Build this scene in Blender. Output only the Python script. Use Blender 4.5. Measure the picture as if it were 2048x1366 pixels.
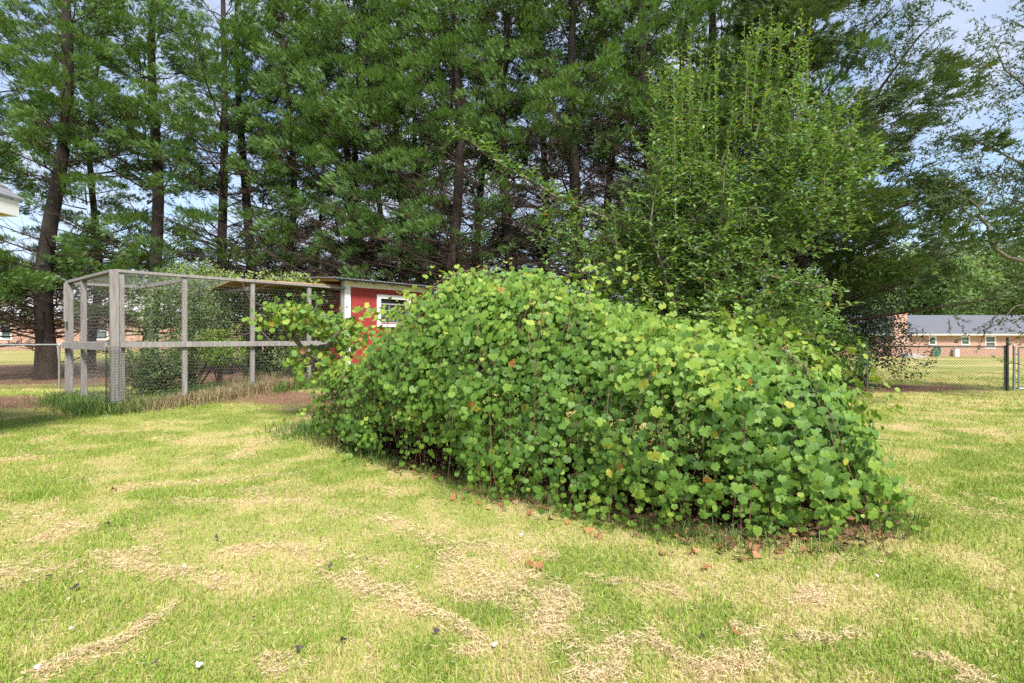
import bpy, math, random
import numpy as np
from mathutils import Vector

# ------------------------------------------------------------------ camera, world, sun, exposure
scn = bpy.context.scene
for o in list(bpy.data.objects):
    bpy.data.objects.remove(o)
COL = scn.collection
F, HC, HY = 1000.0, 1.30, 675.0            # focal length in px of the 2048 px frame, eye height, horizon row
cam_d = bpy.data.cameras.new('camera')
cam = bpy.data.objects.new('camera', cam_d); COL.objects.link(cam)
cam.location = (0, 0, HC); cam.rotation_euler = (math.radians(90), 0, 0)
cam_d.sensor_width = 36; cam_d.lens = 36*F/2048; cam_d.shift_y = -8/2048
cam_d.clip_start = 0.05; cam_d.clip_end = 2000
scn.camera = cam

SUN_EL, SUN_AZ = math.radians(52), math.radians(158)      # azimuth clockwise from +Y (the way the camera looks)
world = bpy.data.worlds.new('World'); scn.world = world; world.use_nodes = True
nt = world.node_tree; nt.nodes.clear()
W = lambda t, **k: nt.nodes.new(t)
out = W('ShaderNodeOutputWorld'); bg = W('ShaderNodeBackground'); sky = W('ShaderNodeTexSky')
sky.sky_type = 'NISHITA'; sky.sun_disc = False; sky.sun_elevation = SUN_EL; sky.sun_rotation = SUN_AZ
sky.air_density = 1.0; sky.dust_density = 1.2; sky.ozone_density = 1.3
tc = W('ShaderNodeTexCoord'); mp = W('ShaderNodeMapping'); mp.inputs['Scale'].default_value = (1.0, 1.0, 2.4)
nz = W('ShaderNodeTexNoise'); nz.inputs['Scale'].default_value = 2.1; nz.inputs['Detail'].default_value = 7; nz.inputs['Roughness'].default_value = .55
nz.inputs['Distortion'].default_value = .3
cr = W('ShaderNodeValToRGB'); cr.color_ramp.elements[0].position = .36; cr.color_ramp.elements[1].position = .60
mx = W('ShaderNodeMix'); mx.data_type = 'RGBA'
mx.inputs[7].default_value = (2.9, 3.2, 3.85, 1)
nt.links.new(tc.outputs['Generated'], mp.inputs[0]); nt.links.new(mp.outputs[0], nz.inputs['Vector'])
nt.links.new(nz.outputs['Fac'], cr.inputs[0]); nt.links.new(cr.outputs[0], mx.inputs[0])
nt.links.new(sky.outputs[0], mx.inputs[6]); nt.links.new(mx.outputs[2], bg.inputs[0]); nt.links.new(bg.outputs[0], out.inputs[0])
bg.inputs[1].default_value = 0.05
sun_d = bpy.data.lights.new('sun', 'SUN'); sun_d.energy = 1.5; sun_d.angle = math.radians(12); sun_d.color = (1, .95, .87)
sun = bpy.data.objects.new('sun', sun_d); COL.objects.link(sun)
sdir = Vector((math.sin(SUN_AZ)*math.cos(SUN_EL), math.cos(SUN_AZ)*math.cos(SUN_EL), math.sin(SUN_EL)))
sun.rotation_euler = (-sdir).to_track_quat('-Z', 'Y').to_euler()
scn.view_settings.view_transform = 'Standard'; scn.view_settings.look = 'None'
scn.view_settings.gamma = 1; scn.view_settings.use_curve_mapping = False
scn.view_settings.exposure = 2.42
scn.render.engine = 'CYCLES'
cy = scn.cycles
cy.max_bounces = 6; cy.diffuse_bounces = 4; cy.glossy_bounces = 2; cy.transmission_bounces = 4; cy.transparent_max_bounces = 4
cy.use_adaptive_sampling = True; cy.adaptive_threshold = 0.012; cy.adaptive_min_samples = 32
cy.use_denoising = False
try:
    cy.denoiser = 'OPENIMAGEDENOISE'; cy.denoising_prefilter = 'ACCURATE'
except Exception:
    pass
cy.caustics_reflective = False; cy.caustics_refractive = False

rng = np.random.default_rng(11)
R = random.Random(5)

# ------------------------------------------------------------------ terrain functions
def _hash(ix, iy, s):
    h = (ix*374761393 + iy*668265263 + s*1442695041) & 0xffffffff
    h = ((h ^ (h >> 13))*1274126177) & 0xffffffff
    return ((h ^ (h >> 16)) & 0xffff)/65535.0
def vnoise(x, y, s=0):
    x = np.asarray(x, float); y = np.asarray(y, float)
    ix = np.floor(x).astype(np.int64); iy = np.floor(y).astype(np.int64)
    fx = x-ix; fy = y-iy; fx = fx*fx*(3-2*fx); fy = fy*fy*(3-2*fy)
    a = _hash(ix, iy, s); b = _hash(ix+1, iy, s); c = _hash(ix, iy+1, s); d = _hash(ix+1, iy+1, s)
    return (a*(1-fx)+b*fx)*(1-fy)+(c*(1-fx)+d*fx)*fy
def fbm(x, y, s=0, o=4):
    t = 0; a = .5; n = 0
    for i in range(o):
        t = t+a*vnoise(np.asarray(x)*2**i, np.asarray(y)*2**i, s+i); n += a; a *= .5
    return t/n
def sstep(a, b, x):
    t = np.clip((np.asarray(x, float)-a)/(b-a), 0, 1); return t*t*(3-2*t)
def zg(x, y):
    x = np.asarray(x, float); y = np.asarray(y, float)
    z = .34*np.exp(-(((x+5.3)/2.3)**2+((y-11.4)/1.9)**2))
    z = z+(fbm(x*.8, y*.8, 3, 3)-.5)*.05*sstep(1, 3, y)
    z = z-.70*sstep(16, 50, y)*sstep(-2, 12, x)+.3*sstep(14, 38, y)*sstep(2, -8, x)
    z = z+8*sstep(90, 400, y)
    return z
def zgf(x, y): return float(zg(x, y))
def P(px, py, d): return Vector(((px-1024)/F*d, d, HC+(HY-py)/F*d))
def G(px, py):
    d = F*HC/(py-HY); 
    for _ in range(3):
        d = F*(HC-zgf((px-1024)/F*d, d))/(py-HY)
    x = (px-1024)/F*d
    return Vector((x, d, zgf(x, d)))

# straw streaks seen on the lawn, as ground polylines with a width in metres
STREAKS = [([(130,1340),(200,1310),(285,1265)],.075),([(690,1160),(760,1175),(840,1205)],.08),([(840,1220),(900,1250),(960,1290),(1000,1320)],.07),
 ([(875,1120),(905,1155),(960,1165),(1020,1175)],.09),([(1020,1170),(1080,1195),(1140,1225)],.12),([(690,1020),(745,1045),(800,1070),(900,1095)],.05),
 ([(465,1100),(520,1105),(605,1098)],.08),([(500,985),(530,992)],.12),([(60,1085),(100,1070),(150,1058)],.1),([(170,1120),(230,1122),(330,1160)],.09),
 ([(1180,1362),(1230,1320),(1300,1290)],.11),([(1300,1310),(1400,1330),(1480,1345)],.09),([(470,915),(500,890),(545,880)],.12),([(560,865),(600,840),(640,812)],.12),
 ([(260,972),(380,968),(470,962),(570,955)],.08),([(1890,1005),(1950,1025),(2030,1035)],.05),([(1930,990),(2000,1010)],.04),([(0,922),(75,918)],.12),
 ([(200,865),(255,862)],.1),([(0,1185),(50,1165)],.08),([(240,1300),(330,1240),(370,1220)],.03),([(860,1130),(930,1105),(980,1110)],.07),([(350,1000),(420,1010),(600,1000)],.06),
 ([(1560,1200),(1620,1190)],.07),([(1690,1130),(1730,1128)],.05),([(620,1130),(700,1150)],.04),([(1480,1310),(1520,1280)],.04),([(1180,1020),(1240,1030)],.03),
 ([(300,885),(400,880)],.05),([(1750,850),(1850,860),(2000,868)],.12),([(1200,1150),(1300,1180),(1360,1190)],.05),([(880,1245),(830,1230)],.05),([(1600,1290),(1680,1270)],.05),([(100,1140),(20,1130)],.05),
 ([(1850,1330),(1960,1350)],.05),([(410,1160),(470,1180)],.05),([(300,1110),(250,1060)],.05),([(540,1350),(570,1330)],.05),([(1000,1100),(1100,1130)],.04)]
SEG = []
for pts, w in STREAKS:
    g = [G(*p) for p in pts]
    for a, b in zip(g[:-1], g[1:]): SEG.append((a.x, a.y, b.x, b.y, w*.8))
def straw(x, y):
    x = np.asarray(x, float); y = np.asarray(y, float)
    wx = x+(fbm(x*4, y*4, 21, 4)-.5)*.42; wy = y+(fbm(x*4, y*4, 31, 4)-.5)*.42
    m = np.zeros_like(x)
    for ax, ay, bx, by, w in SEG:
        L = (bx-ax)**2+(by-ay)**2+1e-9
        t = np.clip(((wx-ax)*(bx-ax)+(wy-ay)*(by-ay))/L, 0, 1)
        d = np.hypot(wx-ax-t*(bx-ax), wy-ay-t*(by-ay))
        m = np.maximum(m, 1-sstep(w*.3, w*2.1, d))
    m = np.maximum(m*1.1, .55*sstep(.60, .72, fbm(x*2.1+y*.7, y*2.6, 55, 4))*sstep(.45, .6, fbm(x*.6, y*.6, 66, 2)))
    n = fbm(x*11, y*11, 77, 3)
    return np.clip(m*.95+(n-.5)*1.0-.17, 0, 1)
def dryness(x, y):
    """0 lush .. 1 parched, for the turf itself"""
    a = fbm(np.asarray(x)*.55, np.asarray(y)*.8, 5, 4); b = fbm(np.asarray(x)*3, np.asarray(y)*3.4, 9, 3)
    return np.clip(.5*sstep(.3, .66, a)+.75*sstep(.42, .72, b), 0, 1)
def dirt(x, y):
    x = np.asarray(x, float); y = np.asarray(y, float)
    n = (fbm(x*1.3, y*1.3, 41, 4)-.5)
    m = 1-sstep(.6, 1.3, np.hypot((x+4.2)/1.3, (y-9.7)/.62)+n*.8)                     # bare earth beside the small vine
    m = np.maximum(m, 1-sstep(.7, 1.15, np.hypot((x+10.6)/2.7, (y-10.1)/1.1)+n*.8))    # brown strip left of the pen
    m = np.maximum(m, sstep(13.0, 14.2, y+n*1.6)*(1-sstep(21, 24, y))*(1-sstep(7.6, 9.5, x+n*2)))
    m = np.maximum(m, 1-sstep(.7, 1.2, np.hypot((x-9.6)/2.6, (y-13.0)/1.1)+n*.9))
    return m
# ------------------------------------------------------------------ the mound of vine: a ridge and a drooping skirt
RIDGE = np.array([(-1.62,6.55,.86),(-1.0,6.15,1.33),(-.35,5.8,1.93),(.42,5.5,1.88),(.92,5.15,1.62),(1.4,4.85,1.34),(1.85,4.55,1.30),(2.15,4.4,1.16)])
WID = np.array([.93,1.08,1.3,1.42,1.42,1.42,1.38,1.08])
_rl = np.r_[0, np.cumsum(np.hypot(*(np.diff(RIDGE[:, :2], axis=0).T)))]; RL = _rl[-1]
def ridge(s):
    s = np.asarray(s)*RL
    return np.stack([np.interp(s, _rl, RIDGE[:, k]) for k in range(3)], -1)
_tan = np.array([(RIDGE[-1]-RIDGE[0])[0], (RIDGE[-1]-RIDGE[0])[1]]); _tan /= np.linalg.norm(_tan)
_nor = np.array([_tan[1], -_tan[0]])         # towards the camera side
if _nor[1] > 0: _nor = -_nor
def vine_cover(x, y):
    """about 1 under the vine, 0 outside"""
    x = np.asarray(x, float); y = np.asarray(y, float); m = np.full(x.shape, 9.)
    for i in range(len(RIDGE)-1):
        a, b = RIDGE[i], RIDGE[i+1]; L = (b[0]-a[0])**2+(b[1]-a[1])**2
        t = np.clip(((x-a[0])*(b[0]-a[0])+(y-a[1])*(b[1]-a[1]))/L, 0, 1)
        ddx = x-a[0]-t*(b[0]-a[0]); ddy = y-a[1]-t*(b[1]-a[1]); r_ = np.hypot(ddx, ddy); fr = np.clip((ddx*_nor[0]+ddy*_nor[1])/(r_+1e-6), 0, 1)
        m = np.minimum(m, r_/((WID[i]+t*(WID[i+1]-WID[i]))*(1+.20*fr*sstep(.45, .9, (i+t)/7))))
    return m

# ------------------------------------------------------------------ helpers
def srgb(r, g, b):
    f = lambda c: c/12.92 if c <= .04045 else ((c+.055)/1.055)**2.4
    return (f(r/255), f(g/255), f(b/255), 1)
def mesh_np(name, V, faces, mat=None, attrs=None, smooth=False):
    """faces: list of int arrays, each (M,k)"""
    me = bpy.data.meshes.new(name)
    V = np.asarray(V, np.float32).reshape(-1, 3)
    faces = [np.asarray(f, np.int32) for f in faces if len(f)]
    me.vertices.add(len(V)); me.vertices.foreach_set('co', V.ravel())
    loops = np.concatenate([f.ravel() for f in faces]); me.loops.add(len(loops)); me.loops.foreach_set('vertex_index', loops)
    tot = np.concatenate([np.full(len(f), f.shape[1], np.int32) for f in faces]); st = np.r_[0, np.cumsum(tot)[:-1]].astype(np.int32)
    me.polygons.add(len(tot)); me.polygons.foreach_set('loop_start', st); me.polygons.foreach_set('loop_total', tot)
    if smooth: me.polygons.foreach_set('use_smooth', np.ones(len(tot), bool))
    me.update(calc_edges=True)
    for k, a in (attrs or {}).items():
        at = me.attributes.new(k, 'FLOAT', 'POINT'); at.data.foreach_set('value', np.asarray(a, np.float32).ravel())
    if mat: me.materials.append(mat)
    return me
def link(name, me, parent=None, loc=(0, 0, 0), **props):
    o = bpy.data.objects.new(name, me); COL.objects.link(o); o.location = loc
    if parent: o.parent = parent
    for k, v in props.items(): o[k] = v
    return o
def thing(name, label, cat, loc=(0, 0, 0), group=None, rz=0):
    o = bpy.data.objects.new(name, None); COL.objects.link(o); o.location = loc; o.rotation_euler = (0, 0, rz)
    o.empty_display_size = .2
    o['label'] = label; o['category'] = cat
    if group: o['group'] = group
    return o
def setm(o, label, cat, group=None):
    o['label'] = label; o['category'] = cat
    if group: o['group'] = group
    return o
def copy_tree(o, parent=None):
    c = o.copy(); COL.objects.link(c)
    if parent: c.parent = parent
    for ch in list(o.children): copy_tree(ch, c)
    return c
def norm(v): return v/(np.linalg.norm(v, axis=-1, keepdims=True)+1e-9)
def tubes(Pts, Rad, sides=4):
    """Pts (N,K,3), Rad (N,K) -> verts, quads"""
    Pts = np.asarray(Pts, float); Rad = np.asarray(Rad, float); N, K = Rad.shape
    d = norm(np.gradient(Pts, axis=1)) if K > 2 else norm(np.repeat((Pts[:, 1]-Pts[:, 0])[:, None], 2, 1))
    ref = np.where(np.abs(d[:, :1, 2:3]) > .8, np.array([1., 0, 0]), np.array([0, 0, 1.]))
    u = norm(np.cross(d, np.broadcast_to(ref, d.shape))); v = np.cross(d, u)
    a = np.arange(sides)*2*math.pi/sides
    V = Pts[:, :, None]+Rad[:, :, None, None]*(u[:, :, None]*np.cos(a)[:, None]+v[:, :, None]*np.sin(a)[:, None])
    base = (np.arange(N)*K*sides)[:, None, None]+(np.arange(K-1)*sides)[None, :, None]
    j = np.arange(sides); j2 = (j+1) % sides
    q = np.stack([base+j, base+j2, base+sides+j2, base+sides+j], -1).reshape(-1, 4)
    return V.reshape(-1, 3), q
def tube_obj(name, paths, rads, mat, parent=None, sides=6, smooth=True, caps=True, **kw):
    Vs, Qs, n = [], [], 0
    for p, r in zip(paths, rads):
        p = np.array([list(q) for q in p], float); r = np.full(len(p), r) if np.isscalar(r) else np.array(r)
        V, q = tubes(p[None], r[None], sides); Vs.append(V); Qs.append(q+n); n += len(V)
    V = np.concatenate(Vs)
    return link(name, mesh_np(name, V, [np.concatenate(Qs)], mat, smooth=smooth), parent, **kw)
class Acc:
    """collects boxes and prisms into one mesh"""
    def __init__(s): s.v = []; s.f = []
    def add(s, vs, fs):
        n = len(s.v); s.v += [tuple(v) for v in vs]; s.f += [tuple(i+n for i in f) for f in fs]
    def box(s, x0, x1, y0, y1, z0, z1):
        s.add([(x0,y0,z0),(x1,y0,z0),(x1,y1,z0),(x0,y1,z0),(x0,y0,z1),(x1,y0,z1),(x1,y1,z1),(x0,y1,z1)],
              [(0,3,2,1),(4,5,6,7),(0,1,5,4),(1,2,6,5),(2,3,7,6),(3,0,4,7)])
    def beam(s, a, b, w, h, up=(0, 0, 1)):
        a = Vector(a); b = Vector(b); d = (b-a).normalized(); up = Vector(up)
        if abs(d.dot(up)) > .95: up = Vector((0, 1, 0))
        sd = d.cross(up).normalized(); u = sd.cross(d).normalized(); sd *= w/2; u *= h/2
        s.add([a-sd-u, a+sd-u, a+sd+u, a-sd+u, b-sd-u, b+sd-u, b+sd+u, b-sd+u],
              [(0,1,2,3),(7,6,5,4),(0,4,5,1),(1,5,6,2),(2,6,7,3),(3,7,4,0)])
    def obj(s, name, mat, parent=None, bevel=0, **kw):
        me = bpy.data.meshes.new(name); me.from_pydata(s.v, [], s.f); me.update(); me.materials.append(mat)
        o = link(name, me, parent, **kw)
        if bevel:
            m = o.modifiers.new('bevel', 'BEVEL'); m.width = bevel; m.segments = 2
        return o
def beam_obj(name, a, b, w, h, mat, parent=None, up=(0, 0, 1), bevel=.004, **kw):
    A = Acc(); A.beam(a, b, w, h, up); return A.obj(name, mat, parent, bevel, **kw)

# ------------------------------------------------------------------ materials
def new_mat(name):
    m = bpy.data.materials.new(name); m.use_nodes = True; n = m.node_tree; b = n.nodes['Principled BSDF']
    return m, n, b
def ramp(n, stops):
    r = n.nodes.new('ShaderNodeValToRGB'); e = r.color_ramp.elements
    while len(e) > 1: e.remove(e[-1])
    e[0].position = stops[0][0]; e[0].color = (*stops[0][1], 1)
    for p, c in stops[1:]:
        x = e.new(p); x.color = (*c, 1)
    return r
def attr(n, name):
    a = n.nodes.new('ShaderNodeAttribute'); a.attribute_name = name; return a.outputs['Fac']
def noise(n, scale, detail=4, rough=.6, vec=None, stretch=None):
    t = n.nodes.new('ShaderNodeTexNoise'); t.inputs['Scale'].default_value = scale; t.inputs['Detail'].default_value = detail; t.inputs['Roughness'].default_value = rough
    c = n.nodes.new('ShaderNodeTexCoord'); src = c.outputs['Object']
    if stretch:
        m = n.nodes.new('ShaderNodeMapping'); m.inputs['Scale'].default_value = stretch; n.links.new(src, m.inputs[0]); src = m.outputs[0]
    n.links.new(src, t.inputs['Vector'])
    return t.outputs['Fac']
def math_(n, op, a, b):
    m = n.nodes.new('ShaderNodeMath'); m.operation = op
    for i, v in enumerate((a, b)):
        if isinstance(v, (int, float)): m.inputs[i].default_value = v
        else: n.links.new(v, m.inputs[i])
    return m.outputs[0]
def mixc(n, f, a, b, mode='MIX'):
    m = n.nodes.new('ShaderNodeMix'); m.data_type = 'RGBA'; m.blend_type = mode
    if isinstance(f, (int, float)): m.inputs[0].default_value = f
    else: n.links.new(f, m.inputs[0])
    for i, v in ((6, a), (7, b)):
        if isinstance(v, tuple): m.inputs[i].default_value = (*v[:3], 1)
        else: n.links.new(v, m.inputs[i])
    return m.outputs[2]
def bump(n, b, h, strength=.5, dist=.02):
    k = n.nodes.new('ShaderNodeBump'); k.inputs['Strength'].default_value = strength; k.inputs['Distance'].default_value = dist
    n.links.new(h, k.inputs['Height']); n.links.new(k.outputs[0], b.inputs['Normal'])
def leaf_mat(name, stops, rough=.5, transl=.35, src='v', spec=.35, yellowing=.15):
    """src 'v': per-vertex attribute, 'obj': random of the object; a little vein relief and blotches"""
    m, n, b = new_mat(name)
    if src == 'v': f = attr(n, 'v')
    else: f = n.nodes.new('ShaderNodeObjectInfo').outputs['Random']
    r = ramp(n, stops); n.links.new(f, r.inputs[0])
    nf = noise(n, 9, 3); col = mixc(n, math_(n, 'MULTIPLY', nf, yellowing), r.outputs[0], (.22, .24, .05))
    n.links.new(col, b.inputs['Base Color']); b.inputs['Roughness'].default_value = rough
    b.inputs['Specular IOR Level'].default_value = spec
    t = n.nodes.new('ShaderNodeBsdfTranslucent'); tcx = mixc(n, 1.0, col, (1.0, 1.0, .35), 'MULTIPLY')
    tb = mixc(n, .0, tcx, tcx); g = n.nodes.new('ShaderNodeGamma'); g.inputs[1].default_value = .85; n.links.new(tb, g.inputs[0]); n.links.new(g.outputs[0], t.inputs[0])
    mixs = n.nodes.new('ShaderNodeMixShader'); mixs.inputs[0].default_value = transl
    o = n.nodes['Material Output']; n.links.new(b.outputs[0], mixs.inputs[1]); n.links.new(t.outputs[0], mixs.inputs[2]); n.links.new(mixs.outputs[0], o.inputs[0])
    return m
def plain(name, c, rough=.7, var=.15, scale=6, stretch=None, metal=0, bumps=.0, spec=.4):
    m, n, b = new_mat(name)
    f = noise(n, scale, 6, .65, stretch=stretch); r = ramp(n, [(.25, tuple(x*(1-var) for x in c)), (.75, tuple(min(1, x*(1+var)) for x in c))])
    n.links.new(f, r.inputs[0]); n.links.new(r.outputs[0], b.inputs['Base Color'])
    b.inputs['Roughness'].default_value = rough; b.inputs['Metallic'].default_value = metal; b.inputs['Specular IOR Level'].default_value = spec
    if bumps: bump(n, b, f, bumps, .02)
    return m
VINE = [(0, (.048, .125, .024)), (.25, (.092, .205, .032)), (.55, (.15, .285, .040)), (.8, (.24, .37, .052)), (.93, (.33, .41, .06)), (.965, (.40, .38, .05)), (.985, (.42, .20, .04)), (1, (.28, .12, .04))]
PEAR = [(0, (.046, .120, .028)), (.4, (.095, .210, .042)), (.8, (.16, .31, .062)), (.96, (.27, .37, .06)), (.985, (.4, .3, .03)), (1, (.4, .18, .03))]
M_vine = leaf_mat('vine_leaf', VINE, .55, .34, spec=.35); M_vine_o = leaf_mat('vine_leaf_single', VINE, .55, .34, 'obj', spec=.35)
M_pear = leaf_mat('pear_leaf', PEAR, .45, .34, spec=.4); M_pear_o = leaf_mat('pear_leaf_single', PEAR, .45, .34, 'obj', spec=.4)
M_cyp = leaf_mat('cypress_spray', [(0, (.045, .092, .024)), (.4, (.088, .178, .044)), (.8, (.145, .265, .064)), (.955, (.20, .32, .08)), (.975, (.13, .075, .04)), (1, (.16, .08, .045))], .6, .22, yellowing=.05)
M_ced = leaf_mat('cedar_spray', [(0, (.034, .066, .024)), (.5, (.058, .108, .038)), (.9, (.098, .158, .052)), (1, (.13, .10, .05))], .65, .2, yellowing=.1)
M_oak = leaf_mat('oak_leaf', [(0, (.035, .070, .028)), (.6, (.070, .130, .045)), (1, (.13, .20, .06))], .5, .25)
M_hol = leaf_mat('holly_leaf', [(0, (.018, .045, .020)), (.7, (.035, .08, .032)), (1, (.08, .13, .05))], .28, .1, spec=.6, yellowing=.03)
M_shr = leaf_mat('shrub_leaf', [(0, (.08, .13, .055)), (.6, (.15, .23, .085)), (1, (.24, .33, .11))], .5, .3)
M_yel = leaf_mat('young_leaf', [(0, (.10, .20, .03)), (.6, (.20, .33, .045)), (1, (.34, .42, .06))], .5, .35)
M_far = leaf_mat('far_leaf', [(0, (.09, .16, .06)), (.6, (.17, .28, .10)), (1, (.26, .38, .13))], .7, .45)
M_bark = plain('cypress_bark', (.034, .026, .021), .95, .45, 3.2, (6, 6, 1), bumps=1)
M_twig = plain('twig_bark', (.058, .038, .028), .95, .3, 5)
M_twig2 = plain('grey_twig_bark', (.17, .14, .11), .9, .3, 8, (3, 3, 1), bumps=.5)
M_cane = plain('vine_cane', (.16, .09, .055), .8, .35, 14)
M_vtrunk = plain('old_vine_wood', (.13, .105, .085), .95, .4, 10, (5, 5, 1), bumps=1)
M_wood = None
def wood_mat():
    m, n, b = new_mat('weathered_wood')
    f = noise(n, 5, 9, .7, stretch=(9, 9, .6)); g = noise(n, 1.7, 4, .6)
    r = ramp(n, [(.25, (.12, .11, .105)), (.5, (.26, .25, .245)), (.72, (.44, .43, .43))]); n.links.new(f, r.inputs[0])
    c = mixc(n, math_(n, 'MULTIPLY', g, .6), r.outputs[0], (.19, .16, .14)); n.links.new(c, b.inputs['Base Color'])
    b.inputs['Roughness'].default_value = .9; bump(n, b, f, .8, .006); return m
M_wood = wood_mat()
M_galv = plain('galvanised_steel', (.34, .36, .38), .45, .2, 12, metal=.7)
M_link = plain('rusty_chain_link', (.16, .12, .10), .55, .3, 9, metal=.5)
M_hex = plain('hex_netting_wire', (.26, .25, .25), .6, .2, 9)
M_dark = plain('dark_steel', (.05, .06, .06), .5, .3, 12, metal=.4)
M_rust = plain('rail_brown_steel', (.13, .105, .09), .6, .3, 12, metal=.4)
M_red = plain('red_paint', (.30, .036, .034), .65, .18, 2.2, (1, 1, .4), bumps=.1)
M_white = plain('white_paint', (.80, .80, .80), .5, .05, 5)
M_glass = plain('window_glass', (.035, .04, .045), .08, .2, 2, spec=.8)
M_alum = plain('aluminium_sash', (.42, .42, .42), .4, .08, 4, metal=.3)
M_shroof = plain('shed_roof_metal', (.30, .31, .33), .45, .15, 4, metal=.5)
M_ply = plain('raw_plywood', (.50, .32, .17), .8, .25, 3, (1, 6, 1))
M_drk_ins = plain('dark_inside', (.02, .02, .02), .9, .1)
M_straw = leaf_mat('dry_clipping', [(0, (.34, .23, .12)), (.5, (.60, .44, .26)), (1, (.76, .60, .40))], .8, .15)
M_blade = leaf_mat('grass_blade', [(0, (.13, .22, .035)), (.3, (.22, .35, .05)), (.5, (.34, .44, .085)), (.68, (.45, .46, .14)), (.85, (.55, .46, .21)), (1, (.66, .52, .30))], .55, .3, spec=.2)
M_weed = leaf_mat('weed_blade', [(0, (.045, .11, .025)), (.45, (.10, .20, .04)), (.6, (.22, .22, .08)), (.8, (.30, .22, .13)), (1, (.40, .31, .22))], .7, .25)
M_litter = leaf_mat('litter_leaf', [(0, (.055, .028, .018)), (.6, (.14, .065, .035)), (1, (.30, .15, .08))], .85, .05, yellowing=.02)
M_fall = leaf_mat('crisp_fallen_leaf', [(0, (.26, .10, .045)), (.6, (.40, .18, .08)), (1, (.38, .25, .14))], .7, .1, 'obj', yellowing=.1)
M_blk = leaf_mat('blackened_leaf', [(0, (.022, .019, .018)), (1, (.07, .055, .05))], .6, 0, 'obj', yellowing=.02)
M_petal = leaf_mat('white_petal', [(0, (.66, .64, .64)), (1, (.8, .8, .8))], .6, .15, 'obj', yellowing=.02)

def ground_mat():
    m, n, b = new_mat('lawn_soil')
    f = noise(n, 3.2, 8, .7); f2 = noise(n, 38, 4, .7); f3 = noise(n, .35, 3, .6)
    r = ramp(n, [(.3, (.16, .18, .045)), (.5, (.26, .28, .075)), (.62, (.36, .33, .12)), (.8, (.46, .38, .19))])
    s = math_(n, 'ADD', math_(n, 'MULTIPLY', f, .45), math_(n, 'ADD', math_(n, 'MULTIPLY', f2, .35), math_(n, 'MULTIPLY', attr(n, 'dry'), .35)))
    n.links.new(s, r.inputs[0])
    c = mixc(n, math_(n, 'MULTIPLY', attr(n, 'straw'), .65), r.outputs[0], (.55, .40, .22))
    rd = ramp(n, [(.3, (.10, .06, .04)), (.6, (.22, .13, .085)), (.8, (.34, .22, .14))]); n.links.new(math_(n, 'ADD', math_(n, 'MULTIPLY', f, .5), math_(n, 'MULTIPLY', f2, .5)), rd.inputs[0])
    c = mixc(n, attr(n, 'dirt'), c, rd.outputs[0])
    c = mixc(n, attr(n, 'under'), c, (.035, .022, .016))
    n.links.new(c, b.inputs['Base Color']); b.inputs['Roughness'].default_value = 1; b.inputs['Specular IOR Level'].default_value = .1
    bump(n, b, f2, .7, .03); return m
M_ground = ground_mat()

# ------------------------------------------------------------------ ground
def axis(lo, a, b, hi, st):
    mid = np.arange(a, b+1e-6, st); L = [a]; s = st
    while L[-1] > lo: s *= 1.22; L.append(L[-1]-s)
    U = [mid[-1]]; s = st
    while U[-1] < hi: s *= 1.22; U.append(U[-1]+s)
    return np.r_[L[1:][::-1], mid, U[1:]]
gx = axis(-500, -13, 13, 500, .11); gy = axis(-60, 1.2, 15, 700, .10)
X, Y = np.meshgrid(gx, gy); Z = zg(X, Y)
nx, ny = len(gx), len(gy); idx = np.arange(nx*ny).reshape(ny, nx)
q = np.stack([idx[:-1, :-1], idx[:-1, 1:], idx[1:, 1:], idx[1:, :-1]], -1).reshape(-1, 4)
vc = vine_cover(X, Y)
Z = Z+straw(X, Y)*.008
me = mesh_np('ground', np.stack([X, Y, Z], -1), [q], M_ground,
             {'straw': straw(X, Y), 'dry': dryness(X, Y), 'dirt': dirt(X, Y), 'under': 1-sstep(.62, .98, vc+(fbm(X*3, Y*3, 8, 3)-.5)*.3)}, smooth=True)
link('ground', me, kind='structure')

# ------------------------------------------------------------------ turf
def blades(name, x, y, h, w, v, mat, lean=.5, seg=2, z0=None, droop=.0, **kw):
    N = len(x); z = zg(x, y) if z0 is None else z0
    az = rng.uniform(0, 2*math.pi, N); fz = rng.uniform(0, 2*math.pi, N)
    ln = np.abs(rng.normal(0, lean, N)); hx = np.cos(az)*ln*h; hy = np.sin(az)*ln*h
    wx = np.cos(fz)*w/2; wy = np.sin(fz)*w/2; zero = np.zeros(N)
    root = np.stack([x, y, z-.004], -1); side = np.stack([wx, wy, zero], -1)
    hh = h/np.sqrt(1+ln**2*.7)
    if seg == 1:
        tip = root+np.stack([hx, hy, hh], -1)
        V = np.stack([root-side, root+side, tip], 1); i = np.arange(N)[:, None]*3
        return mesh_np(name, V, [i+np.array([[0, 1, 2]])], mat, {'v': np.repeat(v, 3)})
    mid = root+np.stack([hx*.35, hy*.35, hh*.62], -1); tip = root+np.stack([hx, hy, hh*(1-droop)], -1)
    V = np.stack([root-side, root+side, mid+side*.8, mid-side*.8, tip], 1); i = np.arange(N)[:, None]*5
    return mesh_np(name, V, [i+np.array([[0, 1, 2, 3]]), i+np.array([[3, 2, 4]])], mat, {'v': np.repeat(v, 5)})
def ground_pts(n, d0, d1, spread=1.12, pw=1.0, x0=None):
    """random ground points in view, density falling with the distance"""
    u = rng.uniform(0, 1, n); d = d0*(d1/d0)**u                 # per-area density about 1/d^2
    x = rng.uniform(-1, 1, n)*d*spread
    return x, d
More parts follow.
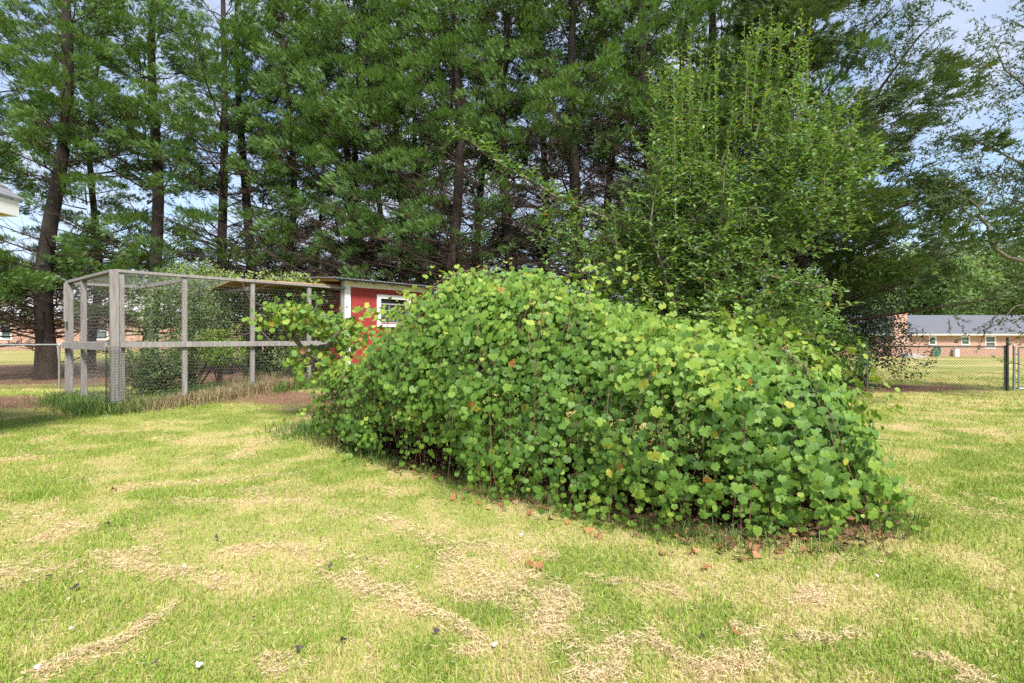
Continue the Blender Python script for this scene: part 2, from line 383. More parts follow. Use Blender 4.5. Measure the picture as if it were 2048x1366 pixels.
def turf(n, d0, d1, h, w, seg):
    x, y = ground_pts(n, d0, d1)
    s = straw(x, y); dr = dryness(x, y); di = dirt(x, y); vc = vine_cover(x, y)
    keep = (rng.uniform(0, 1, n) > s*.55) & (rng.uniform(0, 1, n) > di*.93) & (vc > .8+rng.normal(0, .06, n)) 
    keep &= (rng.uniform(0, 1, n) > .25*dr)
    x, y, dr = x[keep], y[keep], dr[keep]; N = len(x)
    v = np.clip(.25+.40*dr+rng.normal(0, .15, N)+(rng.uniform(0, 1, N) < .10+.2*dr)*.35, 0, 1)
    hh = h*rng.uniform(.55, 1.25, N)*(.75+.6*vnoise(x*2.5, y*2.5, 50))
    ww = w*rng.uniform(.7, 1.3, N)*(1+y*.10)
    return x, y, hh, ww, v, seg
kw = dict(kind='stuff')
link('lawn_grass', blades('lawn_grass', *turf(122000, 1.55, 4.2, .036, .0036, 2)[:5], M_blade, seg=2, lean=.75), **kw)
link('lawn_grass', blades('lawn_grass', *turf(170000, 4.0, 9, .040, .0048, 1)[:5], M_blade, seg=1, lean=.8), **kw)
link('lawn_grass', blades('lawn_grass', *turf(80000, 8.8, 19, .05, .008, 1)[:5], M_blade, seg=1, lean=.8), **kw)
def clippings(n):
    V = []; x, y = ground_pts(n*7, 1.6, 13); s = straw(x, y); k = rng.uniform(0, 1, len(x)) < s*.8+.06*dryness(x, y)
    x, y, s = x[k][:n], y[k][:n], s[k][:n]; N = len(x)
    L = rng.uniform(.010, .038, N); w = .0017*(1+y*.25); az = rng.uniform(0, 6.28, N); tilt = rng.normal(0, .25, N)
    z = zg(x, y)+rng.uniform(.002, .014+.026*s, N)
    c = np.stack([x, y, z], -1); d = np.stack([np.cos(az)*np.cos(tilt), np.sin(az)*np.cos(tilt), np.sin(tilt)], -1)
    sd = np.stack([-np.sin(az), np.cos(az), rng.normal(0, .5, N)], -1)*w[:, None]/2
    b = np.stack([rng.normal(0, .25, N), rng.normal(0, .25, N), rng.uniform(-.3, .4, N)], -1)*L[:, None]
    a0 = c-d*L[:, None]/2; a2 = c+d*L[:, None]/2; a1 = c+b*.5
    V = np.stack([a0-sd, a0+sd, a2+sd*.6, a2-sd*.6], 1); i = np.arange(N)[:, None]*4
    return mesh_np('dry_grass_clippings', V, [i+np.array([[0, 1, 2, 3]])], M_straw, {'v': np.repeat(np.clip(rng.normal(.6, .25, N), 0, 1), 4)})
link('dry_grass_clippings', clippings(75000), **kw)

# ------------------------------------------------------------------ generic foliage
def sprays(O, D, size, v, k=7, wid=.185, fan=.85):
    """feathery flat sprays: k slim triangles along a short spine"""
    N = len(O); D = norm(D); rv = rng.normal(0, 1, (N, 3)); S = norm(np.cross(D, rv)); 
    j = np.arange(k); u = .1+.8*j/(k-1); sg = np.where(j % 2 == 0, 1, -1)*(1-.75*(j == k-1))
    ang = sg*fan*rng.uniform(.7, 1.2, (N, k)); ll = (1-.45*u)*rng.uniform(.5, .8, (N, k))
    ll[:, -1] *= 1.3
    Nn = np.cross(D, S)
    root = O[:, None]+D[:, None]*(size[:, None, None]*u[None, :, None])
    dj = D[:, None]*np.cos(ang)[..., None]+S[:, None]*np.sin(ang)[..., None]+Nn[:, None]*rng.normal(0, .18, (N, k, 1))
    dj = norm(dj); sj = norm(np.cross(dj, Nn[:, None]))
    L = (ll*size[:, None])[..., None]; w = wid*size[:, None, None]/2
    V = np.stack([root-sj*w-dj*L*.1, root+sj*w-dj*L*.1, root+dj*L], 2)
    i = np.arange(N*k)[:, None]*3
    vv = np.repeat(v, k*3)
    return V.reshape(-1, 3), i+np.array([[0, 1, 2]]), vv
def leafs(tmpl, faces, O, X, Nn, size):
    """tmpl (m,3) with tip along +x, up +z"""
    X = norm(X); Nn = norm(Nn-X*(Nn*X).sum(-1, keepdims=True)); Yv = np.cross(Nn, X)
    V = O[:, None]+size[:, None, None]*(tmpl[None, :, 0:1]*X[:, None]+tmpl[None, :, 1:2]*Yv[:, None]+tmpl[None, :, 2:3]*Nn[:, None])
    m = len(tmpl); off = np.arange(len(O))[:, None, None]*m
    return V.reshape(-1, 3), [(off+f[None]).reshape(-1, f.shape[1]) for f in faces]
# simple folded leaf: 6 points
T_SIMPLE = np.array([(0, 0, 0), (.35, .24, .07), (.75, .20, .03), (1, 0, -.12), (.75, -.20, .03), (.35, -.24, .07), (.5, 0, -.03)])
F_SIMPLE = [np.array([[0, 6, 1], [1, 6, 2], [2, 6, 3], [3, 6, 4], [4, 6, 5], [5, 6, 0]])]
T_SLIM = np.array([(0, 0, 0), (.5, .17, .03), (1, 0, -.05), (.5, -.17, .03)]); F_SLIM = [np.array([[0, 2, 1], [0, 3, 2]])]
T_OV = np.array([(0, 0, 0), (.5, .27, .06), (1, 0, -.1), (.5, -.27, .06)])
# grape leaf: broad, heart shaped, toothed, with the petiole notch
def grape_leaf(seed):
    r = random.Random(seed); pts = [(0, 0, 0)]
    rad = [(172, .40), (155, .60), (135, .60), (118, .74), (104, .64), (90, .82), (76, .70), (64, .88), (50, .88), (38, .74), (24, .90), (12, .82), (0, 1.02)]
    full = [(a, q) for a, q in rad]+[(-a, q) for a, q in rad[::-1][1:]]
    for a, q in full:
        a = math.radians(a+r.uniform(-3, 3)); q *= .56*r.uniform(.93, 1.07)
        x, y = q*math.cos(a), q*math.sin(a)
        pts.append((x, y, .10*abs(y)*2-.38*q*q+r.uniform(-.035, .035)))
    n = len(full); f = [(0, i+1, i) for i in range(1, n)]
    pts = [(x, y*1.12, z) for x, y, z in pts]
    return np.array(pts), [np.array(f)]
GL = [grape_leaf(i) for i in range(4)]
def thin(t):
    tm, _ = t; ix = [0, 1]+list(range(3, len(tm)-1, 2)); n = len(ix)-1
    return tm[ix], [np.array([(0, i+1, i) for i in range(1, n)])]
GLOW = [thin(g) for g in GL]

# ------------------------------------------------------------------ conifers
def conifer(seed, H, Rm, dead0, live0, nb, live_low=.25, plume=18, k=7, size=.2, up=.55, twigs=9, asc=.42, prof=1.5, flat=False, zcut=13.5):
    global rng
    rng = np.random.default_rng(seed)
    z0 = dead0+(H*.97-dead0)*rng.uniform(0, 1, nb)**1.05; z0[:26] = rng.uniform(dead0*.6, dead0+3.2, 26); z0 = np.sort(z0); az = np.arange(nb)*2.39996+rng.normal(0, .4, nb)
    pr = np.clip(1-(z0/H)**prof, .08, 1)**.8; L = Rm*pr*rng.uniform(.6, 1.12, nb)
    o = np.stack([np.cos(az), np.sin(az), np.zeros(nb)], -1); K = 5; t = np.linspace(0, 1, K)
    a = asc*rng.uniform(.2, 1.3, nb)*(.45+.9*z0/H); b = rng.uniform(-.05, .28, nb)
    side = np.stack([-np.sin(az), np.cos(az), np.zeros(nb)], -1)*rng.normal(0, .14, (nb, 1))
    def bp(i, tt):
        tt = tt[:, None]; return np.stack([np.zeros(len(i))]*2+[z0[i]], -1)+o[i]*(L[i][:, None]*tt)+side[i]*(L[i][:, None]*tt**2)+np.array([0, 0, 1.])*(L[i][:, None]*(a[i][:, None]*tt+b[i][:, None]*tt**2))
    Pb = np.stack([bp(np.arange(nb), np.full(nb, q)) for q in t], 1); Pb[:, 1:-1] += rng.normal(0, .035, (nb, K-2, 3))*L[:, None, None]*.5
    Rb = (.012+.0085*L)[:, None]*np.linspace(1, .22, K)[None]
    V1, Q1 = tubes(Pb, Rb, 4)
    # second-order twigs
    ti = np.repeat(np.arange(nb), twigs); tt = rng.uniform(.22, 1, len(ti)); st = bp(ti, tt)
    bd = norm(bp(ti, np.minimum(tt+.05, 1.05))-bp(ti, tt)); sd = norm(np.cross(bd, [0, 0, 1.]))*rng.choice([-1, 1], (len(ti), 1))
    td = norm(bd*rng.uniform(.3, 1, (len(ti), 1))+sd*rng.uniform(.3, 1, (len(ti), 1))+np.array([0, 0, 1.])*rng.normal(.12 if not flat else .0, .28, (len(ti), 1)))
    tl = (.22+.30*L[ti]*(1.15-tt))*rng.uniform(.5, 1.2, len(ti)); K2 = 3
    bend = rng.normal(0, .12, (len(ti), 3))+np.array([0, 0, .12])
    P2 = np.stack([st, st+td*tl[:, None]*.5, st+td*tl[:, None]+bend*tl[:, None]], 1)
    R2 = np.broadcast_to(np.array([.0105, .007, .004]), (len(ti), 3))
    V2, Q2 = tubes(P2, R2, 3)
    # third order
    n3 = 4; i3 = np.repeat(np.arange(len(ti)), n3); s3 = P2[i3, 1]+(P2[i3, 2]-P2[i3, 1])*rng.uniform(-.8, 1, (len(i3), 1))
    d3 = norm(norm(td[i3])+rng.normal(0, .6, (len(i3), 3)))*(tl[i3]*rng.uniform(.25, .6, len(i3)))[:, None]
    low = z0[ti[i3]] < live0+2.0; s3, d3 = s3[low], d3[low]
    V3, Q3 = tubes(np.stack([s3, s3+d3], 1), np.broadcast_to(np.array([.006, .003]), (len(s3), 2)), 3)
    VB = np.concatenate([V1, V2, V3]); QB = [Q1, Q2+len(V1), Q3+len(V1)+len(V2)]
    # boughs: each live branch carries a few dense pads of sprays, each with a lit top painted into its colour and a hollow underside
    npd = 3; bi = np.repeat(np.arange(nb), npd); kk = np.tile(np.arange(npd), nb)
    tp = np.clip(np.array([.50, .78, 1.02])[kk]+rng.normal(0, .06, len(bi)), .3, 1.08); C0 = bp(bi, tp)
    latd = norm(np.cross(norm(bp(bi, tp)-bp(bi, tp-.05)), [0, 0, 1.])); C0 = C0+latd*(rng.normal(0, .30, (len(bi), 1))*(.5+.2*L[bi][:, None]))+np.array([0, 0, 1.])*rng.normal(.05, .12, (len(bi), 1))
    rp_ = (.26+.115*L[bi])*rng.uniform(.65, 1.15, len(bi))*(1.0 if not flat else 1.1)
    zz = C0[:, 2]
    pl = sstep(live0-1.5, live0+1.5, zz)*(1-live_low)+live_low*sstep(dead0+.6, dead0+2.2, zz)
    clump = vnoise(az[bi]*1.3+seed, zz*.55, seed)
    ai = np.where((clump*.6+rng.uniform(0, .4, len(bi))) < pl*.93)[0]
    high = zz[ai] > zcut; per = int(plume*2.35); cnt = (per*(rp_[ai]/.5)**1.7*np.where(high, .45, 1)).astype(int)+12
    rep = np.repeat(np.arange(len(ai)), cnt); M_ = len(rep); c_ = ai[rep]
    od = norm(o[bi[c_]]*1.0+np.array([0, 0, up*1.2])); r3 = norm(rng.normal(0, 1, (M_, 3)))
    r3 = norm(r3+od*.55+np.array([0, 0, .25])); rr_ = rng.uniform(.45, 1.0, M_)**.6
    # lobes inside a pad
    lob = norm(rng.normal(0, 1, (len(ai), 5, 3))+od[np.searchsorted(rep, np.arange(len(ai)))][:, None]*.7); li = rng.integers(0, 5, M_)
    off = lob[rep, li]*.55+r3*(.50*rr_)[:, None]
    sq = np.array([1.15, 1.15, .62 if not flat else .55]); O = C0[c_]+off*sq*rp_[c_][:, None]
    D = r3*.55+od*.85+rng.normal(0, .18, (M_, 3)); 
    if flat: D[:, 2] *= .55
    S = size*rng.uniform(.7, 1.3, M_)*np.where(high[rep], 1.4, 1)
    tone = rng.uniform(-.1, .12, len(ai))[rep]
    v = np.clip(.34+.22*(off*od).sum(1)+tone+clump[ai][rep]*.25+rng.normal(0, .10, M_), 0, .95); v[rng.uniform(0, 1, M_) < .008] = .99  # paler towards the pad's outer top: light painted into the spray colour
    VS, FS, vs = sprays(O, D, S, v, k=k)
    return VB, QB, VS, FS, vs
def trunk_mesh(name, H, r0, mat, lean=(0, 0), flare=1.5, seed=0, sides=10, wob=.16, K=16, top=.06):
    r = random.Random(seed); zs = [H*(i/(K-1))**1.35 for i in range(K)]; Vs = []
    ph = [r.uniform(0, 6.28) for _ in range(4)]
    for i, z in enumerate(zs):
        q = r0*((1-z/H)**.8*(1-top)+top)*(1+(flare-1)*math.exp(-z/.45))
        cx = lean[0]*z/H*1.0+wob*math.sin(z*.5+ph[0])*min(1, z/3); cyy = lean[1]*z/H+wob*math.sin(z*.6+ph[1])*min(1, z/3)
        for j in range(sides):
            a = 2*math.pi*j/sides; rr = q*(1+.10*math.sin(3*a+ph[2]+z*.3)+.06*math.sin(5*a+ph[3]-z*.5)+r.uniform(-.05, .05))
            Vs.append((cx+rr*math.cos(a), cyy+rr*math.sin(a), z-.15 if i == 0 else z))
    i = np.arange(K-1)[:, None]*sides+np.arange(sides)[None]; j = np.arange(K-1)[:, None]*sides+(np.arange(sides)+1)[None] % sides
    q = np.stack([i, j, j+sides, i+sides], -1).reshape(-1, 4)
    return mesh_np(name, Vs, [q], mat, smooth=True)
CV = {}
def variant(key, **a):
    VB, QB, VS, FS, vs = conifer(**a)
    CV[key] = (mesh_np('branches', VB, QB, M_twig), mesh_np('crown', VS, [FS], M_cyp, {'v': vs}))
variant('A', seed=101, H=17, Rm=3.1, dead0=.7, live0=6.6, nb=120, live_low=.60, twigs=8, plume=44, k=6, size=.125)
variant('B', seed=102, H=18, Rm=3.0, dead0=2.0, live0=7.6, nb=125, live_low=.30, twigs=8, plume=42, k=6, size=.125)
variant('C', seed=103, H=18, Rm=3.2, dead0=1.6, live0=6.4, nb=130, live_low=.44, twigs=8, plume=42, k=6, size=.125)
variant('D', seed=104, H=19, Rm=3.3, dead0=1.8, live0=5.0, nb=135, live_low=.45, twigs=8, plume=42, k=6, size=.125)
variant('E', seed=105, H=18, Rm=3.4, dead0=1.2, live0=7.4, nb=165, live_low=.26, twigs=13, plume=38, k=6, size=.125)
CYP = [ # px, distance, trunk radius, variant, rotation, scale, lean, label
 (92, 15.6, .25, 'A', .4, 1.0, (.9, 0), 'thick dark-trunked cypress standing behind the chain-link fence left of the wooden pen'),
 (-60, 15.5, .26, 'A', 2.4, .98, (0, 0), 'leafy cypress at the left border of the photo, left of the thickest trunk'),
 (178, 19.5, .16, 'C', 5.0, .95, (.5, 0), 'slimmer cypress seen between the thickest trunk and the corner post of the pen'),
 (302, 17.2, .23, 'A', 3.7, 1.02, (.3, 0), 'green-boughed cypress rising above the left half of the wire pen'),
 (452, 17.5, .19, 'B', .2, 1.0, (-.2, 0), 'straight bare-stemmed cypress rising above the middle of the wire pen'),
 (512, 18.8, .21, 'B', 2.9, .97, (-.9, 0), 'leaning cypress just right of the straight bare stem above the pen'),
 (573, 18.0, .17, 'C', 1.3, .93, (.1, 0), 'cypress with a brown dead skirt, between the leaning stem and the thin stem'),
 (612, 21.0, .09, 'B', 4.1, .85, (1.2, 0), 'thin crooked cypress stem left of the shed roof'),
 (692, 17.6, .18, 'B', 5.2, 1.0, (0, 0), 'left stem of the pair of cypresses directly behind the shed corner'),
 (716, 18.6, .15, 'B', 1.9, 1.03, (.1, 0), 'right stem of the pair of cypresses directly behind the shed corner'),
 (772, 17.3, .13, 'C', .9, .95, (-.5, 0), 'left stem of the close trio of cypresses behind the shed window'),
 (797, 17.8, .19, 'B', 3.4, 1.0, (.1, 0), 'thick middle stem of the close trio of cypresses behind the shed window'),
 (822, 18.2, .12, 'B', 6.0, .97, (.5, 0), 'right stem of the close trio of cypresses behind the shed window'),
 (905, 16.2, .22, 'C', 2.2, 1.03, (.2, 0), 'full cypress with long green boughs just right of the shed'),
 (1020, 16.6, .22, 'E', .7, 1.0, (-.2, 0), 'dense cypress with a brown inside above the tallest part of the vine mound'),
 (1140, 16.0, .24, 'E', 4.4, 1.0, (.3, 0), 'cypress with a bare fan of brown boughs left of the leafy fruit tree'),
 (1290, 15.6, .26, 'E', 5.6, 1.02, (.1, 0), 'broad cypress right behind the upright shoots of the fruit tree'),
 (1430, 16.3, .23, 'D', 2.0, 1.05, (0, 0), 'tall cypress behind the right half of the fruit tree'),
 (960, 19.5, .18, 'C', 3.1, 1.05, (.2, 0), 'cypress set back in the second row, between shed and mound top'),
 (1080, 19.0, .18, 'B', 1.1, 1.05, (.2, 0), 'cypress in the second row, seen through the fan of brown boughs'),
 (1215, 18.6, .18, 'B', 5.0, 1.05, (.2, 0), 'cypress set back in the second row left of the upright shoots'),
 (1365, 19.0, .18, 'D', 3.6, 1.08, (.2, 0), 'cypress set back in the second row behind the middle of the fruit tree'),
 (1550, 15.2, .22, 'C', 1.0, .93, (.2, 0), 'rightmost cypress of the row, beside the dark drooping cedar'),
]
for px, d, r0, var, rz, sc, lean, lab in CYP:
    x = (px-1024)/F*d; t = thing('cypress_tree', lab, 'tree', (x, d, zgf(x, d)), 'cypress trees in the row behind the yard', 0)
    link('trunk', trunk_mesh('trunk', 17*sc, r0, M_bark, lean, 1.35, int(px)), t)
    b = link('branches', CV[var][0], t, kind='stuff'); c = link('crown', CV[var][1], t, kind='stuff')
    for o in (b, c):
        o.rotation_euler = (0, math.atan2(lean[0], 17)*.9, rz); o.scale = (sc, sc, sc)

# drooping cedar at the right
VB, QB, VS, FS, vs = conifer(seed=210, H=12.6, Rm=4.6, dead0=1.0, live0=2.6, nb=125, live_low=.85, plume=30, k=6, size=.18, up=.12, twigs=10, asc=.26, prof=1.2, flat=True)
t = thing('cedar_tree', 'dark soft-needled cedar whose drooping boughs spread over the right-hand fence', 'tree', (7.8, 13.9, 0))
link('trunk', trunk_mesh('trunk', 12, .26, M_bark, (.2, 0), 1.4, 3), t)
link('branches', mesh_np('branches', VB, QB, M_twig), t, kind='stuff'); link('crown', mesh_np('crown', VS, [FS], M_ced, {'v': vs}), t, kind='stuff')

# ------------------------------------------------------------------ broadleaf helper: leaves scattered on shoots, the largest in view as single parts
def leaf_parts(parent, tmpl_sets, O, X, Nn, S, v, mat, mat_o, nsingle, name='leaf', foliage='foliage', vis=None, low=None):
    """all leaves; the nsingle that show largest become objects named leaf, the rest one stuff part. O in parent space = world"""
    N = len(O); show = S/np.maximum(np.linalg.norm(O-np.array([0, 0, HC]), axis=1), .5)
    if vis is not None: show = show*vis
    order = np.argsort(-show); single = order[:nsingle]; rest = order[nsingle:]
    Vs, Fs, A, n = [], [], [], 0; T = len(tmpl_sets)
    groups_ = [(tm, fc, rest[q::T]) for q, (tm, fc) in enumerate(tmpl_sets)]
    if low is not None:
        far = low[rest]; nr = rest[~far]; fr = rest[far]; L_ = len(GLOW)
        groups_ = [(tm, fc, nr[q::T]) for q, (tm, fc) in enumerate(tmpl_sets)]+[(tm, fc, fr[q::L_]) for q, (tm, fc) in enumerate(GLOW)]
    for tm, fc, r in groups_:
        if not len(r): continue
        V, f = leafs(tm, fc, O[r], X[r], Nn[r], S[r]); Vs.append(V); Fs += [g+n for g in f]; A.append(np.repeat(v[r], len(tm))); n += len(V)
    if Vs: link(foliage, mesh_np(foliage, np.concatenate(Vs), [np.concatenate(Fs)], mat, {'v': np.concatenate(A)}), parent, kind='stuff')
    mes = [mesh_np(name, tm, fc, mat_o) for tm, fc in tmpl_sets]
    from mathutils import Matrix
    Xn = norm(X); Zn = norm(Nn-Xn*(Nn*Xn).sum(-1, keepdims=True)); Yn = np.cross(Zn, Xn)
    for q, i in enumerate(single):
        o = link(name, mes[q % T], parent); s = float(S[i])
        M = Matrix(((Xn[i][0], Yn[i][0], Zn[i][0], 0), (Xn[i][1], Yn[i][1], Zn[i][1], 0), (Xn[i][2], Yn[i][2], Zn[i][2], 0), (0, 0, 0, 1)))
        o.matrix_local = Matrix.Translation(Vector(O[i].tolist())) @ M @ Matrix.Scale(s, 4)
def along(paths, spacing, jitter=.3):
    """points, directions, order along polylines; paths (N,K,3)"""
    O, D, U, I = [], [], [], []
    for i, p in enumerate(paths):
        seg = np.linalg.norm(np.diff(p, axis=0), axis=1); c = np.r_[0, np.cumsum(seg)]; n = max(1, int(c[-1]/spacing))
        s = (np.arange(n)+.5+rng.uniform(-jitter, jitter, n))*c[-1]/n
        q = np.stack([np.interp(s, c, p[:, k]) for k in range(3)], -1); k = np.clip(np.searchsorted(c, s)-1, 0, len(seg)-1)
        O.append(q); D.append(norm(np.diff(p, axis=0))[k]); U.append(s/c[-1]); I.append(np.full(n, i))
    return np.concatenate(O), np.concatenate(D), np.concatenate(U), np.concatenate(I)

# ------------------------------------------------------------------ the muscadine mound
rng = np.random.default_rng(77)
vine = thing('grape_vine', 'huge sprawling mound of grape vine covering its low trellis in the middle of the lawn', 'vine')
def dome(s, ang, t, lump=True):
    """s along the ridge, ang: plan direction, t 0 top..1 ground"""
    r = ridge(s); w = np.interp(s*RL, _rl, WID); out_ = np.stack([np.cos(ang), np.sin(ang)], -1)
    prof = 1-(1-np.clip(t, 0, 1))**2.15; zt = 1-np.clip(t, 0, 1)**2.0
    w = w*(1+.34*(fbm(s*9+ang*1.6, t*1.8, 61, 3)-.5)*2); 
    w = w*(1+.20*np.clip(out_[..., 0]*_nor[0]+out_[..., 1]*_nor[1], 0, 1)*sstep(.45, .9, s))
    w = w*(1-.24*np.clip(out_[..., 0]*_tan[0]+out_[..., 1]*_tan[1], 0, 1)*sstep(.6, .95, s))
    p = np.empty(np.shape(t)+(3,)); p[..., 0] = r[..., 0]+out_[..., 0]*w*prof; p[..., 1] = r[..., 1]+out_[..., 1]*w*prof
    lumpz = 1+.17*(fbm(s*13, ang*2+t*2.3, 63, 3)-.5)*2
    p[..., 2] = r[..., 2]*zt*lumpz
    return p
NA = math.atan2(_nor[1], _nor[0])
def shoots(n, front=True):
    s = rng.uniform(0, 1, n); ang = NA+rng.normal(0, .18, n)
    if not front: ang = ang+math.pi
    cap = rng.uniform(0, 1, n)
    r = cap < .26; s[r] = rng.uniform(.93, 1, r.sum()); ang[r] = NA+rng.uniform(0, math.pi, r.sum())*1.0       # right end
    l = (cap >= .26) & (cap < .40); s[l] = rng.uniform(0, .06, l.sum()); ang[l] = NA-rng.uniform(0, math.pi, l.sum())  # left end
    return s, ang
# check that the angle turns the right way for the right end
_tr = np.array([math.cos(NA+math.pi/2), math.sin(NA+math.pi/2)])
TS = 1 if _tr @ _tan > 0 else -1
def shoots2(n, front):
    s, ang = shoots(n, front); return s, (NA+(ang-NA)*TS)
paths = []
for front, n in ((True, 1380), (False, 230)):
    s, ang = shoots2(n, front)
    drift = rng.normal(0, .05, n); K = 12
    hole = fbm(s*15+np.cos(ang)*2, np.sin(ang)*2, 90, 2)                  # how low the curtain hangs here
    tend = np.clip(.62+.74*hole+rng.normal(0, .05, n), .55, 1.0); short = rng.uniform(0, 1, n) < .45; tend[short] *= rng.uniform(.35, .95, short.sum())
    t0 = rng.uniform(0, .35, n)*(rng.uniform(0, 1, n) < .6)
    off = rng.uniform(-.20, .05, n)
    for i in range(n):
        t = np.linspace(t0[i], max(tend[i], t0[i]+.15), K); ss = np.clip(s[i]+drift[i]*np.linspace(0, 1, K)*1.0, 0, 1)
        p = dome(ss, np.full(K, ang[i]+drift[i]*2*np.linspace(0, 1, K)), t)
        c = ridge(ss)*np.array([1, 1, .4]); p = p+norm(p-c)*off[i]
        p[:, 2] = np.maximum(p[:, 2], zg(p[:, 0], p[:, 1])+.03)
        paths.append(p)
O, D, U, I = along(paths, .044)
N = len(O); rc = np.stack([np.interp(O[:, 0], RIDGE[:, 0], RIDGE[:, 1])*0+O[:, 0], O[:, 1], O[:, 2]], -1)
# outward direction: from the nearest ridge point
rp = ridge(np.linspace(0, 1, 60)); dd = ((O[:, None, :2]-rp[None, :, :2])**2).sum(-1).argmin(1); C = rp[dd]*np.array([1, 1, .35]); outn = norm(O-C)
pk = fbm(O[:, 0]*3.2+O[:, 1]*1.5, O[:, 2]*3.6, 33, 3); O = O+outn*rng.normal(0, .035, (N, 1))+rng.normal(0, .03, (N, 3))+outn*((pk-.5)*.36)[:, None]
Nn = outn*1.0+np.array([0, 0, .40])+rng.normal(0, .42, (N, 3))
Xd = np.array([0, 0, -1.])*1.0+D*.35+rng.normal(0, .30, (N, 3))+outn*.25
S = np.clip(rng.lognormal(-2.86, .25, N), .032, .088)*(1-.30*(U > .92)); S = np.where((pk < .35) & (rng.uniform(0, 1, N) < .7), S*.3, S)
rxz = O[:, 2]/np.maximum(rp[dd][:, 2], .5)
v = np.clip(.20+.28*sstep(.75, 1.05, rxz)+rng.normal(.10, .15, N)+.22*(U > .9)+.45*(fbm(O[:, 0]*3, O[:, 2]*3, 12, 3)-.5)+.5*(pk-.5), 0, .93)  # top paler for young growth and painted light, hollows darker as painted shade
sick = rng.uniform(0, 1, N); v[sick < .005] = .965; v[sick < .002] = .99
v[sick > .93] = np.clip(v[sick > .93]+.3, 0, .93)
O[:, 2] = np.maximum(O[:, 2], zg(O[:, 0], O[:, 1])+.03)
vis = ((outn*norm(np.array([0, 0, HC])-O)).sum(1) > .3)*1.0*(rng.uniform(.85, 1, N))
rad_ = np.linalg.norm(O-C, axis=1); 
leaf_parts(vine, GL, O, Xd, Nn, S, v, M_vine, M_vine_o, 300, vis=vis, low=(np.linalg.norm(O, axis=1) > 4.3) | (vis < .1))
# canes, some seen on the face, and old wood inside
cp = [p for i, p in enumerate(paths) if i % 3 == 0]
tube_obj('canes', [p+0 for p in cp], [np.linspace(.0045, .0018, 12)]*len(cp), M_cane, vine, 3, kind='stuff')
# outlying runner shoots that stick out of the mound: (pixel row of points, distance)
def runner(pts, n_side=0): return np.array([list(P(*p)) for p in pts])
RUN = [runner([(1080,560,5.2),(1160,548,5.3),(1230,515,5.4),(1258,498,5.5)]), runner([(1150,590,5.2),(1210,560,5.2),(1270,530,5.3)]),
       runner([(1640,720,3.9),(1720,690,3.9),(1780,770,3.8),(1790,800,3.8)]), runner([(1690,740,3.8),(1745,790,3.7),(1775,760,3.7)]),
       runner([(1700,820,3.7),(1760,800,3.6),(1810,830,3.6)]), runner([(1690,1010,3.3),(1800,1030,3.25),(1870,1070,3.2)]),
       runner([(700,740,6.3),(650,790,6.2),(600,830,6.2),(560,845,6.2)]), runner([(720,690,6.4),(680,730,6.4),(650,780,6.3)]),
       runner([(1560,660,4.3),(1620,668,4.3),(1700,700,4.2)]), runner([(700,900,5.3),(690,930,5.2)]), runner([(930,545,5.6),(960,530,5.6),(1000,540,5.6)]),
       runner([(760,650,6.4),(740,620,6.6),(720,640,6.6)]), runner([(1200,1030,3.5),(1230,1045,3.4)]), runner([(1290,1070,3.35),(1310,1090,3.3),(1390,1100,3.2)]),
       runner([(800,620,6.2),(830,600,6.2),(850,590,6.2)]), runner([(1450,640,4.6),(1470,628,4.6),(1500,640,4.5)])]
for _ in range(46):
    q = rng.uniform(.22, .98); r0 = ridge(q); a = NA+rng.uniform(-1.9, 1.9); L = rng.uniform(.25, .6); d0 = np.array([math.cos(a), math.sin(a), 0])
    b = dome(np.array([q]), np.array([a]), np.array([rng.uniform(.02, .5)]))[0]; RUN.append(np.array([b, b+d0*L*.4+[0, 0, rng.uniform(.05, .16)], b+d0*L*.8+[0, 0, rng.uniform(-.02, .22)], b+d0*L*1.1+[0, 0, rng.uniform(-.2, .12)]]))
O, D, U, I = along(RUN, .055); N = len(O); O = O+rng.normal(0, .02, (N, 3))
leaf_parts(vine, GL, O, D*.3+rng.normal(0, .5, (N, 3))+np.array([0, 0, -.5]), np.array([0, -.35, .8])+rng.normal(0, .3, (N, 3)), rng.uniform(.04, .085, N), np.clip(rng.normal(.76, .13, N), 0, .93), M_vine, M_vine_o, 0, foliage='runner_foliage')
for p in RUN: tube_obj('runner', [p], [np.linspace(.003, .0015, len(p))], M_cane, vine, 4)
for bx, by, tx, ty, tz in ((.42, 4.75, .35, 5.2, 1.75), (2.0, 4.0, 1.95, 4.4, 1.2), (-1.0, 5.9, -.9, 6.1, 1.6)):
    pts = []
    for k in range(8):
        u = k/7; pts.append((bx+(tx-bx)*u+R.uniform(-.03, .03), by+(ty-by)*u+R.uniform(-.03, .03), zgf(bx, by)-.03+(tz)*u))
    tube_obj('trunk', [pts], [np.linspace(.042, .022, 8)*(1+.2*np.sin(np.arange(8)*2))], M_vtrunk, vine, 8)
inn = []
for k in range(260):
    s = R.random(); r0 = ridge(s); a = R.uniform(0, 6.28); L = R.uniform(.3, .9); st = np.array([r0[0]+R.uniform(-.4, .4), r0[1]+R.uniform(-.6, .4), r0[2]*R.uniform(.3, .85)])
    inn.append(np.array([st, st+np.array([math.cos(a)*L*.5, math.sin(a)*L*.5, R.uniform(-.25, .15)]), st+np.array([math.cos(a)*L, math.sin(a)*L, R.uniform(-.6, .1)])]))
for p in inn: p[:, 2] = np.maximum(p[:, 2], .04)
tube_obj('inner_twigs', inn, [np.array([.006, .004, .002])]*len(inn), M_twig, vine, 3, kind='stuff')
